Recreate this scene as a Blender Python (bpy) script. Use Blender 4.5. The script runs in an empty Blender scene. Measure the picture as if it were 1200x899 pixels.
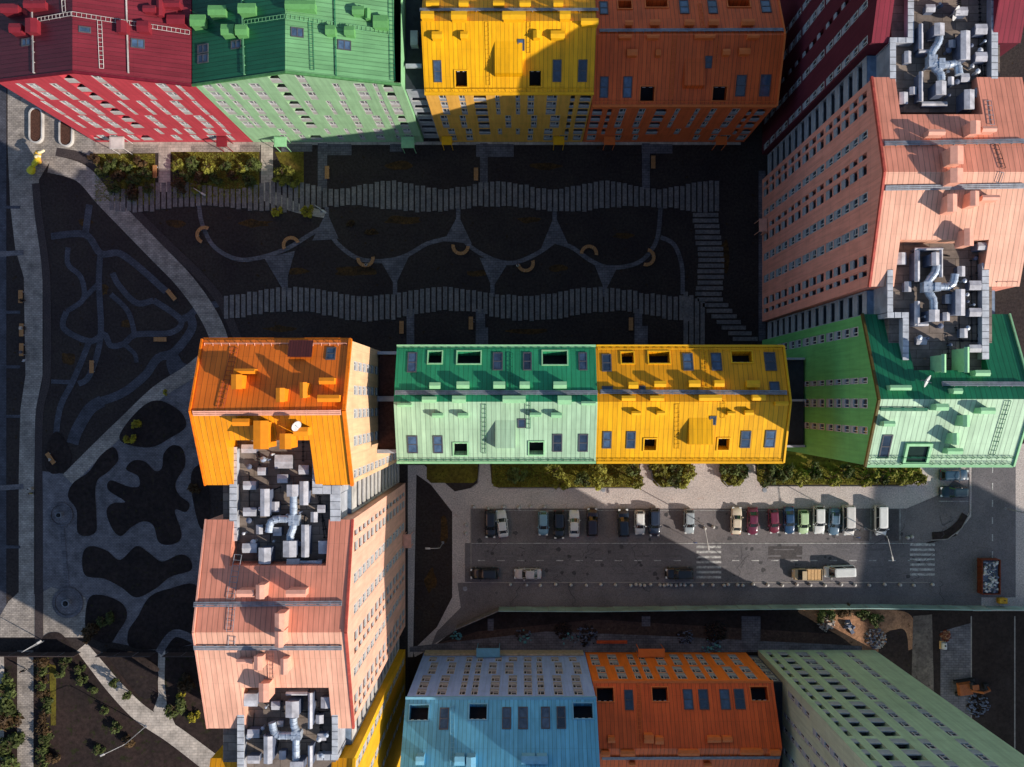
import bpy, math, random
from mathutils import Vector, Matrix
from mathutils.geometry import delaunay_2d_cdt
random.seed(7)
R = math.radians
H, F, NX, NY, S0 = 132.7, 942.0, 612.0, 470.0, 7.1
sc = bpy.context.scene
COL = sc.collection

def P(px, py, h=0.0):
    k = (H - h) / F
    return Vector(((px - NX) * k, (NY - py) * k, h))
def hit(px, py, p0, n):
    C = Vector((0, 0, H)); d = Vector(((px - NX) / F, (NY - py) / F, -1))
    return C + d * ((p0 - C).dot(n) / d.dot(n))

# ------------------------------------------------------------------ materials
MATS = {}
def nodes_of(m):
    m.use_nodes = True
    nt = m.node_tree; nt.nodes.clear()
    out = nt.nodes.new('ShaderNodeOutputMaterial'); b = nt.nodes.new('ShaderNodeBsdfPrincipled')
    nt.links.new(b.outputs[0], out.inputs[0])
    return nt, b
def mult(nt, col_socket, fac_socket, lo, hi):
    mr = nt.nodes.new('ShaderNodeMapRange'); mr.inputs['To Min'].default_value = lo; mr.inputs['To Max'].default_value = hi
    if fac_socket.node.type == 'TEX_NOISE': mr.inputs['From Min'].default_value = .3; mr.inputs['From Max'].default_value = .7
    nt.links.new(fac_socket, mr.inputs['Value'])
    vm = nt.nodes.new('ShaderNodeVectorMath'); vm.operation = 'SCALE'
    nt.links.new(col_socket, vm.inputs[0]); nt.links.new(mr.outputs[0], vm.inputs['Scale'])
    return vm.outputs[0]
def noise(nt, vec, scale, detail=4, rough=.6):
    n = nt.nodes.new('ShaderNodeTexNoise'); n.inputs['Scale'].default_value = scale
    n.inputs['Detail'].default_value = detail; n.inputs['Roughness'].default_value = rough
    nt.links.new(vec, n.inputs['Vector']); return n.outputs['Fac']
def rgb(nt, c):
    n = nt.nodes.new('ShaderNodeRGB'); n.outputs[0].default_value = (*c, 1); return n.outputs[0]
def plain(name, c, rough=.6, metal=0, nz=.25, sc_=1.5, spec=.3):
    if name in MATS: return MATS[name]
    m = bpy.data.materials.new(name); nt, b = nodes_of(m)
    tc = nt.nodes.new('ShaderNodeTexCoord').outputs['Object']
    s = mult(nt, rgb(nt, c), noise(nt, tc, sc_), 1 - nz, 1 + nz)
    nt.links.new(s, b.inputs['Base Color'])
    b.inputs['Roughness'].default_value = rough; b.inputs['Metallic'].default_value = metal
    b.inputs['Specular IOR Level'].default_value = spec
    MATS[name] = m; return m
def stripes(nt, tc, axis, pitch, width):
    """1 on a seam, 0 between"""
    sp = nt.nodes.new('ShaderNodeSeparateXYZ'); nt.links.new(tc, sp.inputs[0])
    a = nt.nodes.new('ShaderNodeMath'); a.operation = 'DIVIDE'; a.inputs[1].default_value = pitch
    nt.links.new(sp.outputs[axis], a.inputs[0])
    f = nt.nodes.new('ShaderNodeMath'); f.operation = 'FRACT'; nt.links.new(a.outputs[0], f.inputs[0])
    l = nt.nodes.new('ShaderNodeMath'); l.operation = 'LESS_THAN'; l.inputs[1].default_value = width / pitch
    nt.links.new(f.outputs[0], l.inputs[0])
    fl = nt.nodes.new('ShaderNodeMath'); fl.operation = 'FLOOR'; nt.links.new(a.outputs[0], fl.inputs[0])
    return l.outputs[0], fl.outputs[0]
def seamroof(name, c, axis='X', pitch=.58, dark=.64, rough=.42):
    if name in MATS: return MATS[name]
    m = bpy.data.materials.new(name); nt, b = nodes_of(m)
    tc = nt.nodes.new('ShaderNodeTexCoord').outputs['Object']
    ax = 'XYZ'.index(axis)
    l, fl = stripes(nt, tc, ax, pitch, .085)
    wn = nt.nodes.new('ShaderNodeTexWhiteNoise'); wn.noise_dimensions = '1D'; nt.links.new(fl, wn.inputs['W'])
    s = mult(nt, rgb(nt, c), wn.outputs['Value'], .88, 1.08)
    mp = nt.nodes.new('ShaderNodeMapping'); mp.inputs['Scale'].default_value = (2.2, .35, .35) if axis == 'X' else (.35, 2.2, .35)
    nt.links.new(tc, mp.inputs['Vector'])
    s = mult(nt, s, noise(nt, mp.outputs[0], 1.0, 5), .86, 1.12)
    s = mult(nt, s, noise(nt, tc, .22, 3), .88, 1.12)
    s = mult(nt, s, l, 1, dark)
    # cross joints
    l2, _ = stripes(nt, tc, 1 - ax, 3.1, .05)
    s = mult(nt, s, l2, 1, .88)
    nt.links.new(s, b.inputs['Base Color']); b.inputs['Roughness'].default_value = rough
    b.inputs['Specular IOR Level'].default_value = .35
    bp = nt.nodes.new('ShaderNodeBump'); bp.inputs['Distance'].default_value = .05; bp.inputs['Strength'].default_value = .5
    nt.links.new(l, bp.inputs['Height']); nt.links.new(bp.outputs[0], b.inputs['Normal'])
    MATS[name] = m; return m
def cladding(name, c, axis='X', rough=.7):
    """wall render with panel joints, storey lines and light streaks"""
    if name in MATS: return MATS[name]
    m = bpy.data.materials.new(name); nt, b = nodes_of(m)
    tc = nt.nodes.new('ShaderNodeTexCoord').outputs['Object']
    ax = 'XYZ'.index(axis)
    s = mult(nt, rgb(nt, c), noise(nt, tc, .35, 5), .9, 1.08)
    mp = nt.nodes.new('ShaderNodeMapping'); mp.inputs['Scale'].default_value = (1.6, 1.6, .12)
    nt.links.new(tc, mp.inputs['Vector'])
    s = mult(nt, s, noise(nt, mp.outputs[0], 1.4, 5), .86, 1.12)
    l, _ = stripes(nt, tc, 2, 2.95, .06); s = mult(nt, s, l, 1, .8)
    l, _ = stripes(nt, tc, ax, 2.4, .05); s = mult(nt, s, l, 1, .86)
    nt.links.new(s, b.inputs['Base Color']); b.inputs['Roughness'].default_value = rough
    b.inputs['Specular IOR Level'].default_value = .2
    MATS[name] = m; return m
def ground_mat(name, c1, c2, scale=.25, fine=3.0, rough=.9, c3=None, thr=.6, bump=.0):
    if name in MATS: return MATS[name]
    m = bpy.data.materials.new(name); nt, b = nodes_of(m)
    tc = nt.nodes.new('ShaderNodeTexCoord').outputs['Object']
    mx = nt.nodes.new('ShaderNodeMix'); mx.data_type = 'RGBA'
    mr = nt.nodes.new('ShaderNodeMapRange'); mr.inputs['From Min'].default_value = .35; mr.inputs['From Max'].default_value = .65
    nt.links.new(noise(nt, tc, scale, 6), mr.inputs['Value']); nt.links.new(mr.outputs[0], mx.inputs['Factor'])
    mx.inputs['A'].default_value = (*c1, 1); mx.inputs['B'].default_value = (*c2, 1)
    s = mx.outputs['Result']
    if c3:
        m2 = nt.nodes.new('ShaderNodeMix'); m2.data_type = 'RGBA'
        mr2 = nt.nodes.new('ShaderNodeMapRange'); mr2.inputs['From Min'].default_value = thr; mr2.inputs['From Max'].default_value = thr + .06
        nt.links.new(noise(nt, tc, scale * 5, 5, .7), mr2.inputs['Value']); nt.links.new(mr2.outputs[0], m2.inputs['Factor'])
        nt.links.new(s, m2.inputs['A']); m2.inputs['B'].default_value = (*c3, 1); s = m2.outputs['Result']
    s = mult(nt, s, noise(nt, tc, fine, 6, .7), .55, 1.45)
    nt.links.new(s, b.inputs['Base Color']); b.inputs['Roughness'].default_value = rough
    b.inputs['Specular IOR Level'].default_value = .15
    if bump:
        bp = nt.nodes.new('ShaderNodeBump'); bp.inputs['Distance'].default_value = bump; bp.inputs['Strength'].default_value = .8
        nt.links.new(noise(nt, tc, fine * 1.5, 5, .7), bp.inputs['Height']); nt.links.new(bp.outputs[0], b.inputs['Normal'])
    MATS[name] = m; return m
def paver(name, c1, c2, bw=.9, bh=.3, mortar=.04, rough=.85):
    if name in MATS: return MATS[name]
    m = bpy.data.materials.new(name); nt, b = nodes_of(m)
    tc = nt.nodes.new('ShaderNodeTexCoord').outputs['Object']
    br = nt.nodes.new('ShaderNodeTexBrick'); br.inputs['Scale'].default_value = 1
    br.inputs['Brick Width'].default_value = bw; br.inputs['Row Height'].default_value = bh
    br.inputs['Mortar Size'].default_value = mortar
    br.inputs['Color1'].default_value = (*c1, 1); br.inputs['Color2'].default_value = (*c2, 1)
    br.inputs['Mortar'].default_value = (*[x * .45 for x in c1], 1)
    nt.links.new(tc, br.inputs['Vector'])
    s = mult(nt, br.outputs['Color'], noise(nt, tc, .6, 6, .7), .6, 1.4)
    s = mult(nt, s, noise(nt, tc, .12, 3), .8, 1.2)
    nt.links.new(s, b.inputs['Base Color']); b.inputs['Roughness'].default_value = rough
    b.inputs['Specular IOR Level'].default_value = .2
    MATS[name] = m; return m
def glass(name, c, rough=.08, spec=.8):
    if name in MATS: return MATS[name]
    m = bpy.data.materials.new(name); nt, b = nodes_of(m)
    tc = nt.nodes.new('ShaderNodeTexCoord').outputs['Object']
    oi = nt.nodes.new('ShaderNodeObjectInfo').outputs['Random']
    s = mult(nt, rgb(nt, c), noise(nt, tc, 1.2), .6, 1.5)
    s = mult(nt, s, oi, .4, 2.2)
    nt.links.new(s, b.inputs['Base Color']); b.inputs['Roughness'].default_value = rough
    b.inputs['Specular IOR Level'].default_value = spec
    MATS[name] = m; return m
def leafmat(name, c):
    if name in MATS: return MATS[name]
    m = bpy.data.materials.new(name); nt, b = nodes_of(m)
    tc = nt.nodes.new('ShaderNodeTexCoord').outputs['Object']
    oi = nt.nodes.new('ShaderNodeObjectInfo').outputs['Random']
    s = mult(nt, rgb(nt, c), noise(nt, tc, 1.6, 3), .4, 1.7)
    s = mult(nt, s, oi, .7, 1.3)
    nt.links.new(s, b.inputs['Base Color']); b.inputs['Roughness'].default_value = .65
    b.inputs['Specular IOR Level'].default_value = .2
    MATS[name] = m; return m

WHITE = plain('white_paint', (.62, .6, .58), .5)
PANEL = plain('grey_panel', (.42, .43, .47), .6, nz=.35, sc_=.4)
PANELW = plain('pale_panel', (.58, .54, .5), .6, nz=.35, sc_=.4)
DARK = plain('dark_void', (.012, .012, .016), .8)  # near-black recess backs: shade of the openings put into the colour
GALV = plain('galvanised_steel', (.5, .56, .64), .35, .35, .3, 2.5)
GREYMET = plain('grey_metal', (.3, .31, .34), .5, .2, .3)
CAPM = plain('parapet_flashing', (.6, .61, .63), .55, .1, .25, 1.2)
SKYF = plain('skylight_frame', (.09, .09, .1), .5)
PANE = glass('window_glass', (.03, .04, .055))
PANEP = glass('reflection_pale_glass', (.14, .14, .15), .15)  # paler than the plain panes: bright reflection put into the glass colour
PANEB = glass('skylight_glass', (.035, .06, .10), .05, 1.0)
WOOD = plain('warm_wood', (.5, .24, .09), .6, nz=.3, sc_=4)
BLACK = plain('black_rubber', (.015, .015, .017), .7)

# ------------------------------------------------------------------ mesh builder
class MB:
    def __init__(s): s.v = []; s.f = []; s.m = []
    def face(s, pts, mi=0):
        i = len(s.v); s.v += [Vector(p) for p in pts]; s.f.append(tuple(range(i, i + len(pts)))); s.m.append(mi)
    def box(s, c, d, mi=0, rz=0, tilt=None, top=None):
        hx, hy, hz = d[0] / 2, d[1] / 2, d[2] / 2
        t = top if top else (1, 1)
        q = [(-hx, -hy, -hz), (hx, -hy, -hz), (hx, hy, -hz), (-hx, hy, -hz),
             (-hx * t[0], -hy * t[1], hz), (hx * t[0], -hy * t[1], hz), (hx * t[0], hy * t[1], hz), (-hx * t[0], hy * t[1], hz)]
        M = Matrix.Rotation(rz, 3, 'Z')
        if tilt is not None: M = tilt
        c = Vector(c); q = [M @ Vector(p) + c for p in q]
        i = len(s.v); s.v += q
        for a in ((0, 3, 2, 1), (4, 5, 6, 7), (0, 1, 5, 4), (1, 2, 6, 5), (2, 3, 7, 6), (3, 0, 4, 7)):
            s.f.append(tuple(i + k for k in a)); s.m.append(mi)
    def tube(s, pts, r, n=8, mi=0, cap=True):
        pts = [Vector(p) for p in pts]
        rs = r if isinstance(r, (list, tuple)) else [r] * len(pts)
        rings = []
        for k, p in enumerate(pts):
            a = pts[max(0, k - 1)]; b = pts[min(len(pts) - 1, k + 1)]
            t = (b - a).normalized()
            up = Vector((0, 0, 1)) if abs(t.z) < .9 else Vector((1, 0, 0))
            x = t.cross(up).normalized(); y = x.cross(t)
            i = len(s.v)
            s.v += [p + (x * math.cos(2 * math.pi * j / n) + y * math.sin(2 * math.pi * j / n)) * rs[k] for j in range(n)]
            rings.append(i)
        for a, b in zip(rings, rings[1:]):
            for j in range(n):
                s.f.append((a + j, a + (j + 1) % n, b + (j + 1) % n, b + j)); s.m.append(mi)
        if cap:
            s.f.append(tuple(rings[0] + j for j in range(n))); s.m.append(mi)
            s.f.append(tuple(rings[-1] + n - 1 - j for j in range(n))); s.m.append(mi)
    def plate(s, o, U, V, outer, holes=(), mi=0, depth=.2, side=0, back=0):
        """flat sheet in the plane o+uU+vV with recessed rectangular holes (u0,u1,v0,v1,depth)"""
        N = U.cross(V).normalized()
        vs = [Vector(p) for p in outer]; es = [(i, (i + 1) % len(outer)) for i in range(len(outer))]
        for h in holes:
            i = len(vs); vs += [Vector((h[0], h[2])), Vector((h[1], h[2])), Vector((h[1], h[3])), Vector((h[0], h[3]))]
            es += [(i, i + 1), (i + 1, i + 2), (i + 2, i + 3), (i + 3, i)]
        rv, re, rf, *_ = delaunay_2d_cdt(vs, es, [], 0, 1e-4)
        def inside(p):
            c = False; j = len(outer) - 1
            for i in range(len(outer)):
                a, b = outer[i], outer[j]
                if (a[1] > p[1]) != (b[1] > p[1]) and p[0] < (b[0] - a[0]) * (p[1] - a[1]) / (b[1] - a[1]) + a[0]: c = not c
                j = i
            return c
        base = len(s.v); s.v += [o + U * p[0] + V * p[1] for p in rv]
        for f in rf:
            c = sum((rv[k] for k in f), Vector((0, 0))) / len(f)
            if not inside(c): continue
            if any(h[0] < c[0] < h[1] and h[2] < c[1] < h[3] for h in holes): continue
            s.f.append(tuple(base + k for k in f)); s.m.append(mi)
        for h in holes:
            d = h[4] if len(h) > 4 else depth
            q = [(h[0], h[2]), (h[1], h[2]), (h[1], h[3]), (h[0], h[3])]
            A = [o + U * a + V * b for a, b in q]; B = [p - N * d for p in A]
            for k in range(4):
                l = (k + 1) % 4; s.face([A[l], A[k], B[k], B[l]], side)
            s.face(B, back)
    def build(s, name, mats, parent=None, origin=(0, 0, 0), smooth=False):
        o = Vector(origin)
        me = bpy.data.meshes.new(name)
        me.from_pydata([tuple(p - o) for p in s.v], [], s.f)
        for m in (mats if isinstance(mats, (list, tuple)) else [mats]): me.materials.append(m)
        me.polygons.foreach_set('material_index', s.m)
        if smooth: me.polygons.foreach_set('use_smooth', [True] * len(s.f))
        me.update()
        ob = bpy.data.objects.new(name, me); COL.objects.link(ob)
        if parent: ob.parent = parent
        else: ob.location = o
        return ob
def tag(o, label=None, cat=None, group=None, kind=None):
    if label: o['label'] = label
    if cat: o['category'] = cat
    if group: o['group'] = group
    if kind: o['kind'] = kind
    return o
def empty(name, loc, rz=0):
    o = bpy.data.objects.new(name, None); o.empty_display_size = .5
    o.location = loc; o.rotation_euler = (0, 0, rz); COL.objects.link(o); return o
def inst(name, me, parent, loc=(0, 0, 0), rz=0):
    o = bpy.data.objects.new(name, me); COL.objects.link(o); o.parent = parent
    o.location = loc; o.rotation_euler = (0, 0, rz); return o
def copy_tree(o, parent=None):
    c = o.copy(); COL.objects.link(c)
    if parent: c.parent = parent
    for ch in list(o.children): copy_tree(ch, c)
    return c

# ------------------------------------------------------------------ facade windows (unit meshes, cached)
WC = {}
def unit(kind, w, h, pm):
    key = (kind, round(w, 1), round(h, 1), pm.name)
    if key in WC: return WC[key]
    w, h = key[1], key[2]
    a = MB(); g = MB(); nm = 'window'
    if kind == 'w':
        sp = h * (.5 if pm.name == 'pale_panel' else .40)
        a.box((0, .07, sp / 2), (w, .06, sp), 0)
        t = .09
        for x in (-w / 2 + t / 2, w / 2 - t / 2): a.box((x, .08, (sp + h) / 2), (t, .10, h - sp), 1)
        a.box((0, .08, h - t / 2 - .12), (w - 2 * t, .10, t + .1), 1); a.box((0, .05, sp + t / 2), (w - 2 * t, .16, t), 1)
        a.box((w * .12, .08, (sp + h) / 2), (.10, .09, h - sp - .5), 1)
        if w > 1.1: a.box((-w * .2, .08, sp + (h - sp) * .36), (w * .5, .09, .09), 1)
        g.box((0, .15, (sp + h) / 2), (w - .12, .02, h - sp - .1), 0)
    else:
        nm = 'balcony'
        sp = h * (.42 if kind == 'l' else .34)
        a.box((0, .07, sp / 2), (w, .1, sp), 0); a.box((0, .08, sp + .04), (w, .16, .07), 1)
        a.box((0, .55, .06), (w, .9, .12), 0)
        g.box((0, .95, h * .5), (w * .7, .04, h * .75), 0)
    ma = a.build('tmp', [pm, WHITE]); mg = g.build('tmp', [PANEP if pm.name == 'pale_panel' else PANE])
    r = (nm, ma.data, mg.data)
    for o in (ma, mg): bpy.data.objects.remove(o)
    r[1].name = nm; r[2].name = 'pane'
    WC[key] = r; return r

class Bld:
    def __init__(s, name, label, cat, x0, x1, y0, y1):
        s.o = Vector(((x0 + x1) / 2, (y0 + y1) / 2, 0)); s.root = empty(name, s.o); tag(s.root, label, cat)
    def part(s, mb, name, mats, smooth=False): return mb.build(name, mats, s.root, s.o, smooth)
    def wall(s, a, b, top, holes, mat, pm=PANEL, base=0):
        """a,b: ground points left->right seen from outside. top: profile [(u,h)...]. holes: (u0,u1,h0,h1,kind)"""
        a = Vector((a[0], a[1], 0)); b = Vector((b[0], b[1], 0)); U = (b - a).normalized(); L = (b - a).length
        V = Vector((0, 0, 1)); N = U.cross(V)
        outer = [(0, base), (L, base)] + [(u, h) for u, h in reversed(top)]
        def tp(u):
            for (ua, ha), (ub, hb) in zip(top, top[1:]):
                if ua <= u <= ub and ub > ua: return ha + (hb - ha) * (u - ua) / (ub - ua)
            return 0
        ok = []
        for q in holes:
            u0, u1, h0, h1, k = q
            if u0 < .15 or u1 > L - .15 or h1 > min(tp(u0), tp(u1)) - .25 or h0 < base + .1: continue
            if any(u0 < o[1] + .02 and o[0] < u1 + .02 and h0 < o[3] + .01 and o[2] < h1 + .01 for o in ok): continue
            ok.append(q)
        holes = ok
        hs = [(u0, u1, h0, h1, .2 if k == 'w' else 1.0) for (u0, u1, h0, h1, k) in holes]
        mb = MB(); mb.plate(a, U, V, outer, hs, 0, side=0, back=1)
        s.part(mb, 'wall', [mat, DARK])
        rz = math.atan2(U.y, U.x)
        for (u0, u1, h0, h1, k) in holes:
            nm, ma, mg = unit(k, u1 - u0 - .01, h1 - h0 - .01, pm)
            p = a + U * ((u0 + u1) / 2) + V * h0 - s.o
            w = inst(nm, ma, s.root, p, rz)
            w.scale = ((u1 - u0 - .01) / max(.1, round(u1 - u0 - .01, 1)), 1, (h1 - h0 - .01) / round(h1 - h0 - .01, 1))
            inst('pane', mg, w)
    def slope(s, A, B, C, D, mat, holes=(), notch=None, ndepth=4):
        """A->B eave (left to right seen from outside/above), D,C ridge above A,B. holes px rects (x0,y0,x1,y1,depth)"""
        A, B, C, D = map(Vector, (A, B, C, D)); U = (B - A).normalized(); N = (B - A).cross(D - A).normalized(); V = N.cross(U)
        f = lambda p: ((p - A).dot(U), (p - A).dot(V))
        outer = [f(A), f(B), f(C), f(D)]
        sl = dict(A=A, U=U, V=V, N=N); hs = []
        for h in holes:
            u0, u1, v0, v1 = s.pxrect(sl, h[:4]); hs.append((u0, u1, v0, v1, h[4] if len(h) > 4 else 1.3))
        if notch:   # px rect open at the eave
            u0, u1, v0, v1 = s.pxrect(sl, notch)
            outer = [outer[0], (u0, 0), (u0, v1), (u1, v1), (u1, 0)] + outer[1:]
            sl['notch'] = [A + U * a + V * b for a, b in ((u0, 0), (u0, v1), (u1, v1), (u1, 0))]
        mb = MB(); mb.plate(A, U, V, outer, hs, 0, side=0, back=1)
        if notch:
            q = sl['notch']; dn = Vector((0, 0, -ndepth))
            for a, b in zip(q, q[1:]): mb.face([a, b, b + dn, a + dn], 0)
        s.part(mb, 'roof', [mat, DARK])
        return sl
    def pxrect(s, sl, r):
        q = [hit(x, y, sl['A'], sl['N']) - sl['A'] for x, y in ((r[0], r[1]), (r[2], r[1]), (r[2], r[3]), (r[0], r[3]))]
        us = [p.dot(sl['U']) for p in q]; vs = [p.dot(sl['V']) for p in q]
        us.sort(); vs.sort()
        return (us[0] + us[1]) / 2, (us[2] + us[3]) / 2, (vs[0] + vs[1]) / 2, (vs[2] + vs[3]) / 2
    def rim(s, sl, r, mat, t=.15, up=.12, name='terrace_rim'):
        u0, u1, v0, v1 = s.pxrect(sl, r); A, U, V, N = sl['A'], sl['U'], sl['V'], sl['N']
        M = Matrix((U, V, N)).transposed(); mb = MB()
        def bx(a, b, c, d): mb.box(A + U * ((a + b) / 2) + V * ((c + d) / 2) + N * (up / 2 - .02), (b - a, d - c, up + .04), 0, tilt=M)
        bx(u0 - t, u1 + t, v1, v1 + t); bx(u0 - t, u1 + t, v0 - t, v0); bx(u0 - t, u0, v0, v1); bx(u1, u1 + t, v0, v1)
        s.part(mb, name, mat)
        g = MB()
        n = max(2, int((u1 - u0) / .7))
        for k in range(n):
            x = u0 + (k + .5) * (u1 - u0) / n
            g.box(A + U * x + V * (v1 - .12) - N * .45, ((u1 - u0) / n * .45, .06, .5), 0, tilt=M)
        s.part(g, 'terrace_window', WHITE)
    def skylight(s, sl, r):
        u0, u1, v0, v1 = s.pxrect(sl, r); A, U, V, N = sl['A'], sl['U'], sl['V'], sl['N']
        M = Matrix((U, V, N)).transposed(); mb = MB(); g = MB(); t = .07
        def bx(m, a, b, c, d, z0, z1): m.box(A + U * ((a + b) / 2) + V * ((c + d) / 2) + N * ((z0 + z1) / 2), (b - a, d - c, z1 - z0), 0, tilt=M)
        bx(mb, u0 - t, u1 + t, v1 - t, v1 + t, -.02, .1); bx(mb, u0 - t, u1 + t, v0 - t, v0 + t, -.02, .1)
        bx(mb, u0 - t, u0 + t, v0 + t, v1 - t, -.02, .1); bx(mb, u1 - t, u1 + t, v0 + t, v1 - t, -.02, .1)
        if v1 - v0 > 1.3: bx(mb, u0 + t, u1 - t, (v0 + v1) / 2 - .06, (v0 + v1) / 2 + .06, -.02, .09)
        f = s.part(mb, 'skylight', SKYF)
        bx(g, u0 + t, u1 - t, v0 + t, v1 - t, -.01, .05); g.build('pane', PANEB, f, s.o)
    def vent(s, sl, r, hv, mat, cap=None, name='roof_vent'):
        c = hit((r[0] + r[2]) / 2, (r[1] + r[3]) / 2, sl['A'] + Vector((0, 0, hv)), sl['N'])
        k = (H - c.z) / F; w = abs(r[2] - r[0]) * k; d = abs(r[3] - r[1]) * k
        w = max(w, .5); d = max(d, .5)
        sk = abs(sl['N'].y / sl['N'].z) * d / 2 + abs(sl['N'].x / sl['N'].z) * w / 2 + .15
        mb = MB(); z1 = c.z; z0 = c.z - hv - sk
        mb.box((c.x, c.y, (z0 + z1 - .14) / 2), (w * .9, d * .9, z1 - .14 - z0), 0)
        # low gabled cap
        zc = z1 - .14; x0, x1, y0, y1 = c.x - w / 2, c.x + w / 2, c.y - d / 2, c.y + d / 2
        mb.box((c.x, c.y, zc + .04), (w, d, .08), 1)
        if w >= d:
            mb.face([(x0, y0, zc + .08), (x1, y0, zc + .08), (x1, c.y, zc + .24), (x0, c.y, zc + .24)], 1)
            mb.face([(x1, y1, zc + .08), (x0, y1, zc + .08), (x0, c.y, zc + .24), (x1, c.y, zc + .24)], 1)
            mb.face([(x0, y1, zc + .08), (x0, y0, zc + .08), (x0, c.y, zc + .24)], 1); mb.face([(x1, y0, zc + .08), (x1, y1, zc + .08), (x1, c.y, zc + .24)], 1)
        else:
            mb.face([(x0, y1, zc + .08), (x0, y0, zc + .08), (c.x, y0, zc + .24), (c.x, y1, zc + .24)], 1)
            mb.face([(x1, y0, zc + .08), (x1, y1, zc + .08), (c.x, y1, zc + .24), (c.x, y0, zc + .24)], 1)
            mb.face([(x0, y0, zc + .08), (x1, y0, zc + .08), (c.x, y0, zc + .24)], 1); mb.face([(x1, y1, zc + .08), (x0, y1, zc + .08), (c.x, y1, zc + .24)], 1)
        s.part(mb, name, [mat, cap or mat])
    def wedge(s, sl, r, hv, mat):
        """shed dormer, flush at the uphill side and raised at the downhill side"""
        u0, u1, v0, v1 = s.pxrect(sl, r); A, U, V, N = sl['A'], sl['U'], sl['V'], sl['N']
        q = lambda u, v, z: A + U * u + V * v + Vector((0, 0, z))
        mb = MB(); a, b, c, d = q(u0, v0, 0), q(u1, v0, 0), q(u1, v1, .01), q(u0, v1, .01); a2, b2 = q(u0, v0, hv), q(u1, v0, hv)
        mb.face([a2, b2, c, d]); mb.face([a, b, b2, a2]); mb.face([a, a2, d]); mb.face([b, c, b2])
        s.part(mb, 'dormer', mat)
    def ladder(s, sl, p, q, w=.5, mat=None, name='roof_ladder'):
        a = hit(*p, sl['A'] + sl['N'] * .12, sl['N']); b = hit(*q, sl['A'] + sl['N'] * .12, sl['N'])
        t = (b - a).normalized(); x = t.cross(sl['N']).normalized(); mb = MB(); L = (b - a).length
        for k in (-1, 1): mb.tube([a + x * k * w / 2, b + x * k * w / 2], .035, 4)
        n = int(L / .55)
        for i in range(n + 1):
            c = a + t * (i * L / max(1, n)); mb.tube([c - x * w / 2, c + x * w / 2], .03, 4)
            if i % 3 == 0:
                for k in (-1, 1): mb.tube([c + x * k * w / 2, c + x * k * w / 2 - sl['N'] * .12], .03, 4)
        s.part(mb, name, mat or GREYMET)
    def walkway(s, sl, p, q, w=.55, mat=None, name='roof_walkway'):
        a = hit(*p, sl['A'] + sl['N'] * .2, sl['N']); b = hit(*q, sl['A'] + sl['N'] * .2, sl['N'])
        t = (b - a).normalized(); x = t.cross(sl['N']).normalized(); mb = MB(); L = (b - a).length
        M = Matrix((t, x, t.cross(x))).transposed()
        for k in (-1, 0, 1): mb.box((a + b) / 2 + x * k * w * .36, (L, w * .26, .05), 0, tilt=M)
        n = int(L / 1.2)
        for i in range(n + 1): mb.box(a + t * (i * L / n) - sl['N'] * .1, (.07, w, .2), 0, tilt=M)
        s.part(mb, name, mat or GREYMET)
    def guard(s, p, q, N, mat, h=.32):
        """snow guard: a rail on little brackets"""
        p, q = Vector(p), Vector(q); t = (q - p).normalized(); L = (q - p).length; mb = MB()
        mb.tube([p + N * h, q + N * h], .03, 4); mb.tube([p + N * h * .5, q + N * h * .5], .03, 4)
        n = int(L / .9); x = t.cross(N)
        for i in range(n + 1):
            c = p + t * (i * L / n); mb.tube([c, c + N * h], .03, 4); mb.tube([c + x * .35, c + N * h], .03, 4)
        s.part(mb, 'snow_guard', mat)
    def trim(s, pts, mat, w=.3, h=.28, name='verge_board'):
        mb = MB()
        for a, b in zip(pts, pts[1:]):
            a, b = Vector(a), Vector(b); t = (b - a).normalized(); y = Vector((0, 0, 1)).cross(t).normalized(); z = t.cross(y)
            mb.box((a + b) / 2, ((b - a).length + .02, w, h), 0, tilt=Matrix((t, y, z)).transposed())
        s.part(mb, name, mat)
    def canopy(s, x0, x1, y0, y1, mat, h=3.1):
        mb = MB(); mb.box(((x0 + x1) / 2, (y0 + y1) / 2, h), (x1 - x0, y1 - y0, .18), 0)
        mb.box(((x0 + x1) / 2, (y0 + y1) / 2, h + .11), (x1 - x0 - .3, y1 - y0 - .3, .04), 0)
        dy = y0 if abs(y0 - s.o.y) > abs(y1 - s.o.y) else y1; dx = x0 if abs(x0 - s.o.x) > abs(x1 - s.o.x) else x1
        for x in (x0 + .12, x1 - .12):
            for y in (y0 + .12, y1 - .12): mb.box((x, y, (h - .09) / 2), (.09, .09, h - .09), 0)
        s.part(mb, 'canopy', mat)

def zones(zs, Y, base_py, sgn):
    """stacks measured on the photo -> (x0,x1,h0,h1,kind) in metres. zs: (h0,h1,n,py,[(px0,px1,k)])"""
    out = []
    for (h0, h1, n, py, lst) in zs:
        r = (py - NY) / (base_py - NY)
        for it in lst:
            k = it[2] if len(it) > 2 else 'w'
            X0, X1 = (it[0] - NX) / S0 / r, (it[1] - NX) / S0 / r
            X1 = max(X1, X0 + .62)
            for i in range(n):
                f = (h1 - h0) / n; g = .06 if k == 'w' else .22
                out.append((X0, X1, h0 + i * f + .03, h0 + (i + 1) * f - g, k))
    return out
def Z(ox, oy, k, *rs):  # enlarged-crop rectangles back to photo pixels
    return [(ox + r[0] / k, oy + r[1] / k, ox + r[2] / k, oy + r[3] / k) + tuple(r[4:]) for r in rs]

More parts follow.
